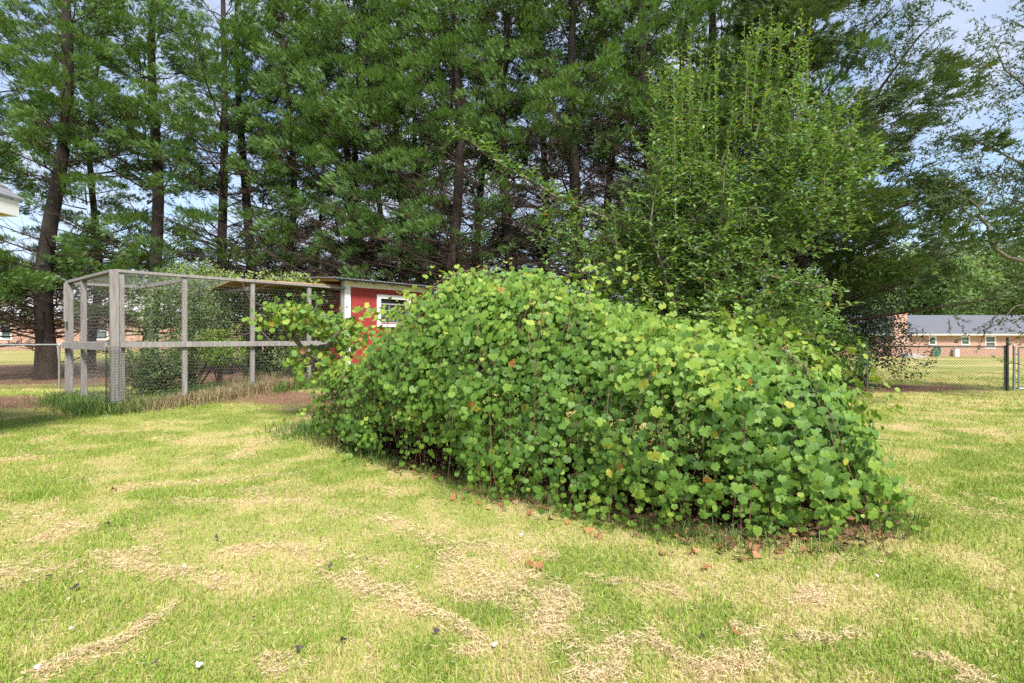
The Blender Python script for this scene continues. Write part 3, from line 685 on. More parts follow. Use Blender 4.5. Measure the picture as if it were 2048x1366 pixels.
# trellis under the mound: posts and wire
tr = thing('trellis', 'low post and wire trellis buried inside the big vine mound', 'trellis')
ps = [ridge(s) for s in (.05, .36, .66, .97)]
for r0 in ps: tube_obj('post', [[(r0[0], r0[1], -.05), (r0[0], r0[1], r0[2]-.15)]], [.035], M_wood, tr, 8)
for f in (.55, .9):
    tube_obj('wire', [[(r0[0], r0[1], (r0[2]-.15)*f) for r0 in ps]], [.003], M_hex, tr, 4)

# leaf litter and long grass beneath the mound
n = 26000; x = rng.uniform(-3, 4, n); y = rng.uniform(2.6, 8, n); vc = vine_cover(x, y); k = vc < .93+rng.normal(0, .07, n); x, y = x[k], y[k]; N = len(x)
O = np.stack([x, y, zg(x, y)+rng.uniform(.004, .05, N)], -1)
V, f = leafs(T_OV, F_SLIM, O, np.stack([rng.normal(0, 1, N), rng.normal(0, 1, N), rng.normal(0, .3, N)], -1), np.array([0, 0, 1.])+rng.normal(0, .5, (N, 3)), rng.uniform(.035, .075, N))
link('leaf_litter', mesh_np('leaf_litter', V, f, M_litter, {'v': np.repeat(rng.uniform(0, 1, N), 4)}), kind='stuff')
n = 42000; x = rng.uniform(-3.2, 4, n); y = rng.uniform(2.4, 7.6, n); vc = vine_cover(x, y)
k = (np.abs(vc-.93) < .10*rng.uniform(.3, 1.2, n)) & (fbm(x*2.2, y*2.2, 15, 3) > .44) & (y < 6.6); x, y = x[k], y[k]; N = len(x)
link('long_grass_tufts', blades('long_grass_tufts', x, y, rng.uniform(.08, .22, N), rng.uniform(.004, .007, N), np.clip(rng.normal(.25, .15, N), 0, 1), M_weed, lean=.9, seg=2, droop=.25), kind='stuff')

# ------------------------------------------------------------------ small old vine at the left of the mound
rng = np.random.default_rng(78)
vine2 = thing('grape_vine', 'small old grape vine with a gnarled leaning trunk in front of the shed', 'vine')
VD = 7.6
main = [P(668, 800, VD), P(655, 770, VD), P(640, 735, VD), P(612, 712, VD), P(600, 690, VD), P(560, 648, VD-.1), P(525, 630, VD-.1)]
tube_obj('trunk', [main], [[.06, .055, .05, .045, .035, .022, .014]], M_vtrunk, vine2, 8)
for pth, r_ in (([P(640, 735, VD), P(650, 700, VD), P(672, 670, VD), P(700, 640, VD)], [.045, .04, .03, .02]), ([P(600, 690, VD), P(585, 660, VD), P(575, 632, VD), P(560, 615, VD)], [.03, .03, .02, .012]),
               ([P(612, 712, VD), P(640, 692, VD), P(665, 688, VD), P(700, 690, VD)], [.03, .022, .018, .01]), ([P(590, 660, VD), P(620, 640, VD), P(640, 600, VD)], [.03, .02, .012])):
    tube_obj('limb', [pth], [r_], M_vtrunk, vine2, 7)
C2 = []
for k in range(150):
    u = R.random(); cx = 540+175*u+R.uniform(-14, 14); cyy = 640+55*u*u+R.uniform(-32, 18)
    if k % 7 == 0: cx, cyy = R.uniform(600, 690), R.uniform(700, 770)
    d = VD+R.uniform(-.45, .45); a = R.uniform(0, 6.28); L = R.uniform(20, 46)
    C2.append(np.array([list(P(cx, cyy, d)), list(P(cx+L*.5*math.cos(a), cyy-R.uniform(2, 14), d+R.uniform(-.15, .15))), list(P(cx+L*math.cos(a), cyy+R.uniform(-12, 20), d+R.uniform(-.25, .25)))]))
C2 += [runner(p) for p in ([(520,630,7.5),(490,640,7.4),(470,655,7.4)], [(560,600,7.5),(530,612,7.5),(505,628,7.5)], [(640,600,7.6),(600,590,7.6),(575,592,7.6)], [(700,640,7.6),(735,615,7.6),(765,618,7.6),(780,628,7.6)], [(610,720,7.5),(590,750,7.4),(595,780,7.4)], [(650,600,7.6),(640,592,7.6),(620,596,7.6)])]
O, D, U, I = along(C2, .062); N = len(O); O = O+rng.normal(0, .035, (N, 3))
leaf_parts(vine2, GL, O, D*.3+rng.normal(0, .4, (N, 3))+np.array([0, 0, -.7]), np.array([0, -.6, .7])+rng.normal(0, .4, (N, 3)), rng.uniform(.075, .115, N), np.where(rng.uniform(0, 1, N) < .05, .96, np.clip(rng.normal(.66, .19, N), 0, .94)), M_vine, M_vine_o, 220)
tube_obj('canes', C2, [np.linspace(.005, .002, len(p)) for p in C2], M_cane, vine2, 3, kind='stuff')
for pth in ([(525,632,7.5),(480,650,7.4),(440,700,7.3)], [(540,618,7.5),(500,600,7.4),(482,560,7.4)], [(560,700,7.5),(520,660,7.4),(450,680,7.3),(420,700,7.3)]):
    tube_obj('bare_shoot', [runner(pth)], [np.linspace(.005, .002, len(pth))], M_twig2, vine2, 4)

# ------------------------------------------------------------------ the fruit tree with upright water shoots
rng = np.random.default_rng(79)
pear = thing('fruit_tree', 'leafy fruit tree with many upright shoots behind the big vine mound', 'tree')
PD = 8.2
def pp(*a): return np.array([list(P(*q)) for q in a])
base = [(1385, 800, PD), (1382, 700, PD)]
limbs = [pp((1385,830,PD),(1375,700,PD),(1358,600,PD),(1350,520,PD),(1345,430,PD),(1340,300,PD)), pp((1390,830,PD),(1400,690,PD),(1392,600,PD),(1372,530,PD),(1372,470,PD),(1390,380,PD)),
         pp((1395,830,PD),(1440,720,PD),(1470,620,PD),(1510,520,PD),(1560,400,PD),(1620,300,PD)), pp((1388,820,PD),(1330,640,PD),(1290,560,PD+.2),(1260,480,PD+.3),(1240,420,PD+.3)),
         pp((1380,600,PD),(1300,480,PD-.1),(1220,440,PD-.2),(1140,410,PD-.3),(1040,350,PD-.4),(960,300,PD-.5),(912,262,PD-.5)), pp((1395,600,PD),(1420,530,PD),(1470,515,PD-.2),(1560,560,PD-.3),(1640,575,PD-.4),(1672,588,PD-.4)),
         pp((1400,660,PD),(1480,640,PD+.3),(1560,620,PD+.4),(1620,600,PD+.5)), pp((1372,500,PD),(1430,360,PD+.2),(1470,250,PD+.3),(1500,150,PD+.3)), pp((1390,600,PD),(1500,480,PD+.4),(1620,420,PD+.6),(1700,380,PD+.7)),
         pp((1350,560,PD),(1290,500,PD+.5),(1210,520,PD+.6),(1120,470,PD+.4)), pp((1400,690,PD),(1420,560,PD-.5),(1440,440,PD-.8),(1450,330,PD-.9)), pp((1385,700,PD),(1330,560,PD-.5),(1300,450,PD-.7),(1320,330,PD-.8))]
for i, p in enumerate(limbs):
    K = len(p); r0 = .055 if i < 3 else .032
    t = np.linspace(0, 1, 16); c = np.linspace(0, 1, K); q = np.stack([np.interp(t, c, p[:, k]) for k in range(3)], -1); q[1:-1] += rng.normal(0, .012, (14, 3))
    tube_obj('trunk' if i < 2 else 'limb', [q], [np.linspace(r0, .007, 16)], M_twig2, pear, 7)
SH = []
def shoot(p0, direc, L, bendx=0):
    p0 = np.array(list(p0)); direc = np.array(direc, float); direc /= np.linalg.norm(direc); K = 5
    pts = [p0+direc*L*k/(K-1)+np.array([bendx*(k/(K-1))**2, 0, 0]) for k in range(K)]
    return np.array(pts)
# long upright shoots (tip pixels)
for tx, ty, bx, by in ((1332,80,1335,330),(1345,50,1350,380),(1365,95,1362,400),(1312,175,1318,450),(1405,65,1395,300),(1382,45,1380,360),(1440,80,1425,330),(1475,115,1450,350),(1520,30,1500,260),(1540,70,1525,280),(1500,60,1495,260),(1560,90,1548,280),(1605,20,1590,230),(1612,90,1592,260),(1590,140,1570,330),(1635,190,1600,380),(1690,200,1640,330),(1735,150,1690,300),(1770,290,1680,350),(1720,250,1650,350),(1660,270,1610,400),(1250,360,1270,520),(1082,350,1090,420),(1140,380,1150,520),(1180,430,1200,520),(1510,190,1490,330),(1350,200,1352,450),(1420,160,1410,420),(1325,260,1320,480),(1475,210,1460,420),(1380,180,1390,430),(1300,350,1310,520),(1225,400,1240,540),(1660,560,1640,620),(1545,15,1535,200),(1490,40,1480,250)):
    for rep in range(3 if tx > 1480 else 2):
        d = PD+R.uniform(-.7, .7); bx += rep*R.uniform(-16, 16); tx += rep*R.uniform(-22, 22); ty += rep*R.uniform(10, 60); SH.append(np.array([list(P(bx+(tx-bx)*q+R.uniform(-2, 2), by+(ty-by)*q, d+R.uniform(-.03, .03))) for q in (0, .25, .5, .75, 1)]))
nS = len(SH)
# leafy spurs along the limbs, and mass of the crown
for i, p in enumerate(limbs):
    O, D, U, I = along([p], .085)
    for o_, u_ in zip(O, U):
        if u_ < .25 and i != 6: continue
        if i == 4 and u_ < .25: continue
        for _ in range(3 if i == 4 else 2 if i == 5 else 3):
            a = R.uniform(0, 6.28); L = R.uniform(.12, .30) if i in (4, 5) else R.uniform(.25, .75)
            SH.append(shoot(o_, (math.cos(a)*.7, math.sin(a)*.7, R.uniform(-.15, 1.1)), L))
blobs = [(1430,640,160,45),(1290,600,70,50),(1590,650,70,35),(1710,330,60,35),(1335,250,45,110),(1550,140,55,80),(1640,260,60,55),(1730,310,45,30),(1440,560,150,110),(1300,480,80,80),(1530,430,110,110),(1600,330,100,70),(1410,430,90,90),(1350,560,110,90),(1560,600,130,60),(1680,350,80,50),(1640,450,70,70),(1240,550,70,70),(1620,640,60,50),(1130,500,50,60),(1360,330,60,110),(1560,250,70,80),(1110,420,40,40),(1480,660,150,40)]
for bx, by, rx, ry in blobs:
    for _ in range(int(rx*ry/70)):
        a = R.uniform(0, 6.28); q = math.sqrt(R.random()); d = PD+R.uniform(-1, 1)*rx*.008
        SH.append(shoot(P(bx+rx*q*math.cos(a), by+ry*q*math.sin(a), d), (R.uniform(-.8, .8), R.uniform(-.8, .8), R.uniform(-.1, 1.2)), R.uniform(.18, .45)))
O, D, U, I = along(SH, .036); N = len(O)
az = I*1.7+np.arange(N)*2.4; side = np.stack([np.cos(az), np.sin(az), np.zeros(N)], -1)
X_ = D*.55+side*.8+rng.normal(0, .25, (N, 3)); Nn = np.array([0, 0, 1.])*.8+D*.3-side*.3+rng.normal(0, .35, (N, 3)); Nn[:, 1] -= .25
S = rng.uniform(.062, .105, N)*(1-.35*(U > .85))
v = np.clip(rng.normal(.45, .2, N)+.25*(U > .8)+.12*(I < nS), 0, .95); v[rng.uniform(0, 1, N) < .006] = .985
leaf_parts(pear, [(T_SIMPLE, F_SIMPLE)], O, X_, Nn, S, v, M_pear, M_pear_o, 300, vis=(rng.uniform(.8, 1, N)))
tube_obj('shoots', SH, [np.linspace(.0085 if i < nS else .004, .0025, 5) for i in range(len(SH))], M_twig2, pear, 3, kind='stuff')

# ------------------------------------------------------------------ shrubs
def shrub(name, label, cat, cx, cy, z0, rx, ry, rz_, n, ls, mat, tm=(T_OV, F_SLIM), stems=14, group=None, vmean=.5, hang=0.0, lumps=20, wood=None):
    t = thing(name, label, cat, (cx, cy, zgf(cx, cy)), group); n = int(n*1.3)
    lc = rng.normal(0, .48, (lumps, 3)); lc[:, 2] = rng.uniform(-.7, .75, lumps); lr = rng.uniform(.3, .55, lumps)
    li = rng.integers(0, lumps, n); dirs = norm(rng.normal(0, 1, (n, 3))); q = lc[li]+dirs*(lr[li]*rng.uniform(.45, 1.05, n)**.5)[:, None]
    O = q*np.array([rx, ry, rz_])+np.array([0, 0, z0+rz_]); O[:, 2] = np.maximum(O[:, 2], .04+.1*rng.uniform(0, 1, n))
    X_ = dirs+rng.normal(0, .6, (n, 3))+np.array([0, 0, -hang]); Nn = np.array([0, -.2, .7])+dirs*.5+rng.normal(0, .5, (n, 3))
    V, f = leafs(tm[0], tm[1], O, X_, Nn, ls*rng.uniform(.7, 1.3, n))
    vv = np.clip(vmean+.3*(q[:, 2])+rng.normal(0, .17, n), 0, 1)
    link('foliage', mesh_np('foliage', V, f, mat, {'v': np.repeat(vv, len(tm[0]))}), t, kind='stuff')
    st = []
    for k in range(stems):
        j = rng.integers(0, lumps); e = lc[j]*np.array([rx, ry, rz_])+np.array([0, 0, z0+rz_]); b = np.array([R.uniform(-.12, .12)*rx, R.uniform(-.12, .12)*ry, -.03]); m_ = (b+e)/2+np.array([R.uniform(-.1, .1), R.uniform(-.1, .1), .1])
        st.append(np.array([b, m_, e]))
    tube_obj('stems', st, [np.array([.02, .013, .006])*max(.5, min(1.5, rx))]*stems, wood or M_twig, t, 4, kind='stuff')
    return t
rng = np.random.default_rng(90)
shrub('leafy_shrub', 'tall grey-green shrub growing up through the left half of the wire pen', 'shrub', -7.15, 11.2, .5, .95, .8, 1.15, 9000, .055, M_shr, vmean=.5, stems=22)
shrub('leafy_shrub', 'low tangled shrub in the pen left of the yellow-green sapling', 'shrub', -7.3, 10.4, .0, .95, .6, .62, 5200, .055, M_shr, vmean=.3, stems=26)
shrub('leafy_shrub', 'dark bramble thicket inside the pen behind the middle posts', 'shrub', -5.7, 11.9, .0, 1.1, .7, .95, 7000, .06, M_shr, vmean=.25, stems=26)
shrub('yellow_green_sapling', 'bright yellow-green ferny sapling inside the pen below the middle rail', 'shrub', -6.05, 10.35, .42, .38, .35, .40, 2400, .06, M_yel, (T_SLIM, F_SLIM), 9)
shrub('climbing_shrub', 'light green climber spilling over the top of the pen netting', 'shrub', -6.1, 12.0, 1.75, 1.5, .7, .42, 4200, .07, M_shr, (T_SIMPLE, F_SIMPLE), 14, vmean=.85)
shrub('leafy_shrub', 'small bush with yellowing leaves in the pen beside the shed wall', 'shrub', -4.9, 11.3, .0, .55, .5, .5, 2000, .055, M_shr, vmean=.6)
shrub('holly_bush', 'dark glossy holly bush against the right-hand chain-link fence', 'bush', 9.6, 13.9, .05, 1.35, .95, 1.55, 11000, .065, M_hol, vmean=.4, stems=16)
shrub('leafy_shrub', 'shaded shrub between the fruit tree and the dark holly', 'shrub', 6.6, 11.6, .0, 1.5, .8, 1.1, 8000, .07, M_pear, vmean=.3, stems=16)
shrub('leafy_shrub', 'shaded undergrowth bush behind the top of the vine mound', 'shrub', 1.6, 13.2, .0, 2.2, .9, 1.15, 8000, .085, M_pear, vmean=.25, stems=18)

# ------------------------------------------------------------------ oak reaching in from the right
rng = np.random.default_rng(91)
oak = thing('oak_tree', 'small-leaved oak reaching in at the right edge with one crooked grey limb', 'tree')
OD = 10.5
tube_obj('trunk', [[(13.6, 11.2, -.1), (13.5, 11.1, 2), (13.3, 11.0, 4.5), (13.0, 10.8, 8)]], [[.34, .27, .22, .12]], M_bark, oak, 10)
ol = [pp((2270,560,OD),(2120,535,OD),(2048,523,OD),(2015,515,OD),(1990,498,OD),(1978,470,OD),(1976,452,OD),(1958,432,OD),(1957,412,OD),(1972,396,OD),(1990,370,OD),(2000,340,OD)),
      pp((1957,415,OD),(1940,400,OD),(1900,392,OD),(1850,400,OD)), pp((2270,330,OD),(2150,230,OD),(2060,180,OD),(2010,140,OD),(1990,90,OD)), pp((2150,430,OD),(2050,330,OD),(1970,290,OD),(1890,270,OD)),
      pp((2200,450,OD),(2090,430,OD),(2030,400,OD),(1990,440,OD)), pp((2250,230,OD),(2150,100,OD),(2060,60,OD),(2020,40,OD)), pp((1700,260,OD+3),(1780,150,OD+2.5),(1840,70,OD+2.2),(1900,20,OD+2)), pp((1690,150,OD+3),(1740,60,OD+2.5),(1790,10,OD+2.2)),
      pp((1680,300,OD+3),(1760,220,OD+2.5),(1810,180,OD+2.2))]
for i, p in enumerate(ol[:6]):
    tube_obj('limb', [p], [np.linspace(.05 if i == 0 else .03, .012, len(p))], M_twig2, oak, 6)
def twigspray(lims, n, spread, L, seed_u=.25, hang=0):
    S_ = []
    for p in lims:
        O, D, U, I = along([p], .05)
        for _ in range(n):
            k = rng.integers(int(len(O)*seed_u), len(O)); st = O[k]+rng.normal(0, spread, 3)*.5; di = D[k]*.8+rng.normal(0, .7, 3)+np.array([0, 0, .1-hang])
            S_.append(shoot(st, di, rng.uniform(.4, 1)*L))
    return S_
ol.append(pp((2230,600,OD),(2110,600,OD),(2030,612,OD),(2005,640,OD)))
tube_obj('limb', [ol[-1]], [np.linspace(.02, .007, 4)], M_twig2, oak, 6)
sp = twigspray(ol[:6]+ol[-1:], 120, .8, .75)
O, D, U, I = along(sp, .025); N = len(O)
V, f = leafs(T_SLIM, F_SLIM, O+rng.normal(0, .02, (N, 3)), D*.6+rng.normal(0, .6, (N, 3))+np.array([0, 0, -.2]), rng.normal(0, 1, (N, 3))+np.array([0, 0, .6]), rng.uniform(.06, .10, N))
link('foliage', mesh_np('foliage', V, f, M_oak, {'v': np.repeat(np.clip(rng.normal(.5, .25, N), 0, 1), 4)}), oak, kind='stuff')
tube_obj('twigs', sp, [np.linspace(.005, .002, 5)]*len(sp), M_twig, oak, 3, kind='stuff')
oak2 = thing('oak_tree', 'airy-topped broadleaf tree at the upper right, its thin boughs reaching into the open sky', 'tree')
tube_obj('trunk', [[(9.2, 14.6, -.1), (9.1, 14.5, 3), (9.0, 14.2, 5.2), (9.2, 13.6, 6.6)]], [[.2, .17, .11, .03]], M_bark, oak2, 8)
for p in ol[6:9]: tube_obj('limb', [p], [np.linspace(.04, .01, len(p))], M_twig, oak2, 6)
sp = twigspray(ol[6:9], 110, .75, .9, .05)
O, D, U, I = along(sp, .026); N = len(O)
V, f = leafs(T_SLIM, F_SLIM, O+rng.normal(0, .02, (N, 3)), D*.6+rng.normal(0, .6, (N, 3))+np.array([0, 0, -.2]), rng.normal(0, 1, (N, 3))+np.array([0, 0, .6]), rng.uniform(.07, .115, N))
link('foliage', mesh_np('foliage', V, f, M_oak, {'v': np.repeat(np.clip(rng.normal(.4, .22, N), 0, 1), 4)}), oak2, kind='stuff')
tube_obj('twigs', sp, [np.linspace(.006, .002, 5)]*len(sp), M_twig, oak2, 3, kind='stuff')

# ------------------------------------------------------------------ far trees
def far_tree(px, d, h, w, label, n=6500, ls=None):
    x = (px-1024)/F*d; z = zgf(x, d); t = thing('broadleaf_tree', label, 'tree', (x, d, z), 'broadleaf trees far behind the houses')
    ls = ls or .008*d
    L = 16; lc = rng.normal(0, .42, (L, 3)); lc[:, 2] = rng.uniform(-.6, .6, L); lr = rng.uniform(.28, .5, L); li = rng.integers(0, L, n); dr = norm(rng.normal(0, 1, (n, 3)))
    q = lc[li]+dr*(lr[li]*rng.uniform(.5, 1, n)**.4)[:, None]; O = q*np.array([w/2, w/2, h*.40])+np.array([0, 0, h*.56])
    V, f = leafs(T_OV, F_SLIM, O, rng.normal(0, 1, (n, 3)), dr+np.array([0, 0, .5])+rng.normal(0, .4, (n, 3)), ls*rng.uniform(.6, 1.4, n))
    link('crown', mesh_np('crown', V, f, M_far, {'v': np.repeat(np.clip(rng.normal(.45, .2, n)+q[:, 2]*.25, 0, 1), 4)}), t, kind='stuff')
    link('trunk', trunk_mesh('trunk', h*.7, h*.022+.08, M_bark, seed=int(px), K=6, sides=7), t)
FT = [(1850,75,17,14,'pale green tree behind the roof of the brick house, beside the dark cedar boughs'),(1925,70,16,13,'round pale green tree behind the middle of the brick house roof'),(2000,78,19,15,'tall light green tree behind the right end of the brick house'),
      (2075,68,17,14,'light green tree cut off by the right border behind the brick house'),(1780,80,16,14,'green tree behind the brick chimney'),(1690,72,12,12,'far tree hidden behind the holly and cedar'),
      (30,62,10,10,'yellow-green tree behind the pale roof at the left border'),(150,66,9,11,'yellow-green tree behind the pale roof beside the thick cypress trunk'),(280,70,8,11,'far tree above the pale roof seen through the pen'),
      (420,72,7.5,12,'low far tree seen through the middle of the pen'),(560,75,7,12,'low far tree seen left of the shed'),(1100,80,9,13,'far tree glimpsed behind the middle cypresses'),(1300,80,9,13,'far tree glimpsed behind the fruit tree'),(1500,78,9,13,'far tree glimpsed right of the fruit tree'),(900,80,8,13,'far tree glimpsed behind the shed')]
for a in FT: far_tree(*a[:4], a[4])

# ------------------------------------------------------------------ the wooden pen with wire netting
PZ = 2.40; MZ = 1.175
A0 = Vector((-6.77, 8.5, 0)); A1 = Vector((-9.14, 10.3, 0)); B1 = Vector((-3.86, 11.55, 0)); C1 = A1+(B1-A0)
pen = thing('chicken_pen', 'weathered timber and wire netting pen with a corner post in front', 'pen')
def on(a, b, t): return a.lerp(b, t)
def post(p, w, d, top=PZ, along_=None, up=(0, 1, 0), name='post'):
    z = zgf(p.x, p.y); dirv = (B1-A0).normalized()
    return beam_obj(name, (p.x+R.uniform(-.02, .02), p.y+R.uniform(-.02, .02), z-.08), (p.x, p.y, top), w, d, M_wood, pen, up=tuple(dirv), bevel=.006)
cpost = post(A0, .12, .12, PZ+.01)
cp2 = post(A0+Vector((.0, .0, 0))+(B1-A0).normalized()*.10, .07, .08, PZ-.01)
for t_ in (.245, .525, .80, .985): post(on(A0, B1, t_), .065, .08)
for t_ in (.62,): post(on(A0, A1, t_), .095, .09)
post(A1, .095, .095); post(on(A0, A1, .93), .08, .08, PZ-.03)
for t_ in (.33, .66): post(on(A1, C1, t_), .09, .09, PZ)
post(C1, .1, .1); post(on(A0, B1, .63)+Vector((-1.2, 1.1, 0)), .08, .08, PZ)
fd = (B1-A0).normalized(); out_f = Vector((fd.y, -fd.x, 0))
sdv = (A1-A0).normalized(); out_s = Vector((-sdv.y, sdv.x, 0))
if out_s.y > 0: out_s = -out_s
def rail(a, b, z, w=.045, h=.09, off=Vector((0, 0, 0)), **k):
    return beam_obj('rail', (a.x+off.x, a.y+off.y, z), (b.x+off.x, b.y+off.y, z if 'z2' not in k else k['z2']), w, h, M_wood, pen, bevel=.004)
rail(A0, on(A0, B1, .53), PZ+.035, .12, .05); rail(on(A0, B1, .532), B1, PZ+.035, .12, .045)
rail(A0, A1, PZ+.03, .11, .05); rail(A1, C1, PZ+.02, .10, .05); rail(C1, B1, PZ+.02, .10, .05)
rail(on(A0, B1, .02), on(A0, B1, .98), MZ, .045, .10, out_f*.07); rail(on(A0, A1, .03), on(A0, A1, .99), MZ-.03, .045, .13, out_s*.08)
rail(on(A0, B1, .25), on(A1, C1, .25), PZ-.03, .05, .07); rail(on(A0, B1, .53), on(A1, C1, .53), PZ-.10, .05, .07); rail(A1, C1, MZ, .045, .09)
beam_obj('corner_block', (A1.x+.1, A1.y-.15, 1.62), (A1.x+.1, A1.y-.15, PZ), .09, .09, M_wood, pen, up=tuple(fd))
def segs_prism(Sg, r):
    return tubes(Sg, np.full((len(Sg), 2), r), 3)
def hexnet(name, a, b, z0, z1, cell, r, parent, up=None, b2=None):
    """hexagonal netting between plan points a and b, from z0 to z1 (or in the plane a-b / a-b2 when flat)"""
    a = np.array(a, float); b = np.array(b, float); ex = b-a; Lx = np.linalg.norm(ex); ex /= Lx
    if up is None: ey = np.array([0, 0, 1.]); Ly = z1-z0; org = a+np.array([0, 0, z0])
    else: ey = np.array(up, float); Ly = np.linalg.norm(ey); ey /= Ly; org = a+np.array([0, 0, z0])
    w = cell; h = cell*1.1; nxx = int(Lx/w); nyy = int(Ly/h); S_ = []
    i, j = np.meshgrid(np.arange(nxx), np.arange(nyy)); i = i.ravel(); j = j.ravel(); ox = (i+.5*(j % 2))*w; oy = j*h
    A = [((0, 0), (.5, .25)), ((.5, .25), (1, 0)), ((0, 0), (0, -.5))]
    for (p, q) in A:
        p3 = org+ex*(ox+p[0]*w)[:, None]+ey*(oy+p[1]*h)[:, None]; q3 = org+ex*(ox+q[0]*w)[:, None]+ey*(oy+q[1]*h)[:, None]
        S_.append(np.stack([p3, q3], 1))
    S_ = np.concatenate(S_); 
    V, Q = segs_prism(S_, r)
    nrm = np.cross(ex, ey); V = V+nrm*((fbm(V@ex*1.2, V@ey*1.2, 4, 2)-.5)*.06)[:, None]
    return link(name, mesh_np(name, V, [Q], M_hex), parent, kind='stuff')
gz = .12
hexnet('wire_netting', A0+out_f*.06, B1+out_f*.06, gz, PZ, .052, .00105, pen)
hexnet('wire_netting', A0+out_s*.07, A1+out_s*.07, gz, PZ, .052, .00105, pen)
hexnet('wire_netting', A1, C1, gz, PZ, .07, .0017, pen)
hexnet('wire_netting', A0, B1, PZ+.02, 0, .09, .0017, pen, up=(C1-B1))
# square hardware cloth wrapped round the foot of the corner post
S_ = []; hw = .165
for zz in np.arange(zgf(A0.x, A0.y)+.02, 1.15, .045):
    c = [A0+fd*(-.10)+out_f*.10, A0+fd*.19+out_f*.10, A0+fd*.19-out_f*.1, A0-fd*.10-out_f*.1]
    for k in range(4): S_.append([(c[k].x, c[k].y, zz), (c[(k+1) % 4].x, c[(k+1) % 4].y, zz)])
for k in range(7):
    p = A0+fd*(-.10+.048*k)+out_f*.10; S_.append([(p.x, p.y, .0), (p.x, p.y, 1.15)])
for k in range(5):
    p = A0-fd*.10+out_f*(.10-.05*k); S_.append([(p.x, p.y, .0), (p.x, p.y, 1.15)])
V, Q = segs_prism(np.array(S_), .0026); link('hardware_cloth', mesh_np('hardware_cloth', V, [Q], M_dark), pen, kind='stuff')
# plywood roof sheets over the right half of the pen
for k in range(3):
    a = on(A0, B1, .46+.19*k)-out_f*.15; b = on(A0, B1, .46+.19*k+.185)-out_f*.15; dpt = -out_f*1.9
    A = Acc(); zA = PZ+.065+.012*k
    vs = [(a.x, a.y, zA), (b.x, b.y, zA+.01), (b.x+dpt.x, b.y+dpt.y, zA-.10), (a.x+dpt.x, a.y+dpt.y, zA-.11)]; A.add(vs+[(x, y, z+.02) for x, y, z in vs], [(3,2,1,0),(4,5,6,7),(0,1,5,4),(1,2,6,5),(2,3,7,6),(3,0,4,7)])
    A.obj('roof_sheet', M_ply, pen)

# ------------------------------------------------------------------ red shed
shed = thing('shed', 'small red shed with white trim and a white-framed window at the end of the pen', 'shed', (B1.x, B1.y, zgf(B1.x, B1.y)-.05), rz=math.atan2(fd.y, fd.x))
# local frame: +x along the front wall, -y outwards; origin the left front corner on the ground
SW, SDp, SH1, SH2 = 2.45, 2.9, 2.42, 2.55
wz0, wz1, wx0, wx1 = 1.48, 2.08, .93, 1.70
A = Acc(); T_ = .06
A.box(.06, wx0, 0, T_, 0, SH1); A.box(wx1, SW, 0, T_, 0, SH1); A.box(wx0, wx1, 0, T_, 0, wz0); A.box(wx0, wx1, 0, T_, wz1, SH1)
fw = A.obj('front_wall', M_red, shed)
A = Acc(); A.box(0, .06, .003, SDp, 0, SH1+.0); A.obj('side_wall', M_red, shed)
A = Acc(); A.box(SW-.06, SW-.001, T_+.002, SDp, 0, SH1); A.obj('side_wall', M_red, shed)
A = Acc(); A.box(.06, SW-.06, SDp-.06, SDp-.002, 0, SH1); A.obj('back_wall', M_red, shed)
A = Acc(); A.box(-.005, .13, -.025, -.002, 0, SH1+.02); A.obj('corner_board', M_white, shed, .003)
A = Acc(); A.box(-.028, -.004, -.025, .12, 0, SH1+.02); A.obj('corner_board', M_white, shed, .003)
A = Acc(); A.box(SW-.13, SW+.005, -.025, -.002, 0, SH1+.02); A.obj('corner_board', M_white, shed, .003)
A = Acc(); A.box(.135, SW-.135, -.025, -.002, SH1-.11, SH1+.02); A.obj('frieze_board', M_white, shed, .003)
win = bpy.data.objects.new('window', None); COL.objects.link(win); win.parent = shed
def wb(name, x0, x1, z0, z1, y0, y1, mat): A = Acc(); A.box(x0, x1, y0, y1, z0, z1); return A.obj(name, mat, win, .002)
wb('casing', wx0-.10, wx0, wz0-.02, wz1+.10, -.03, .01, M_white); wb('casing', wx1, wx1+.10, wz0-.02, wz1+.10, -.03, .01, M_white)
wb('casing', wx0+.001, wx1-.001, wz1, wz1+.10, -.03, .01, M_white); wb('sill', wx0-.10, wx1+.10, wz0-.09, wz0-.022, -.05, .01, M_white)
wb('pane', wx0+.03, wx1-.03, wz0+.02, wz1-.03, .045, .05, M_glass)
wb('sash', wx0, wx0+.035, wz0, wz1, .015, .044, M_alum); wb('sash', wx1-.035, wx1, wz0, wz1, .015, .044, M_alum); wb('sash', wx0+.036, wx1-.036, wz1-.14, wz1-.105, .015, .044, M_alum); wb('sash', wx0+.036, wx1-.036, wz0, wz0+.035, .015, .044, M_alum)
for k in (1, 2): wb('muntin', wx0+.036+(wx1-wx0-.072)*k/3-.009, wx0+.036+(wx1-wx0-.072)*k/3+.009, wz0+.036, wz1-.142, .025, .043, M_alum)
for k in (1, 2): wb('muntin', wx0+.038, wx1-.038, wz0+.036+(wz1-wz0-.18)*k/3-.009, wz0+.036+(wz1-wz0-.18)*k/3+.009, .02, .0425, M_alum)
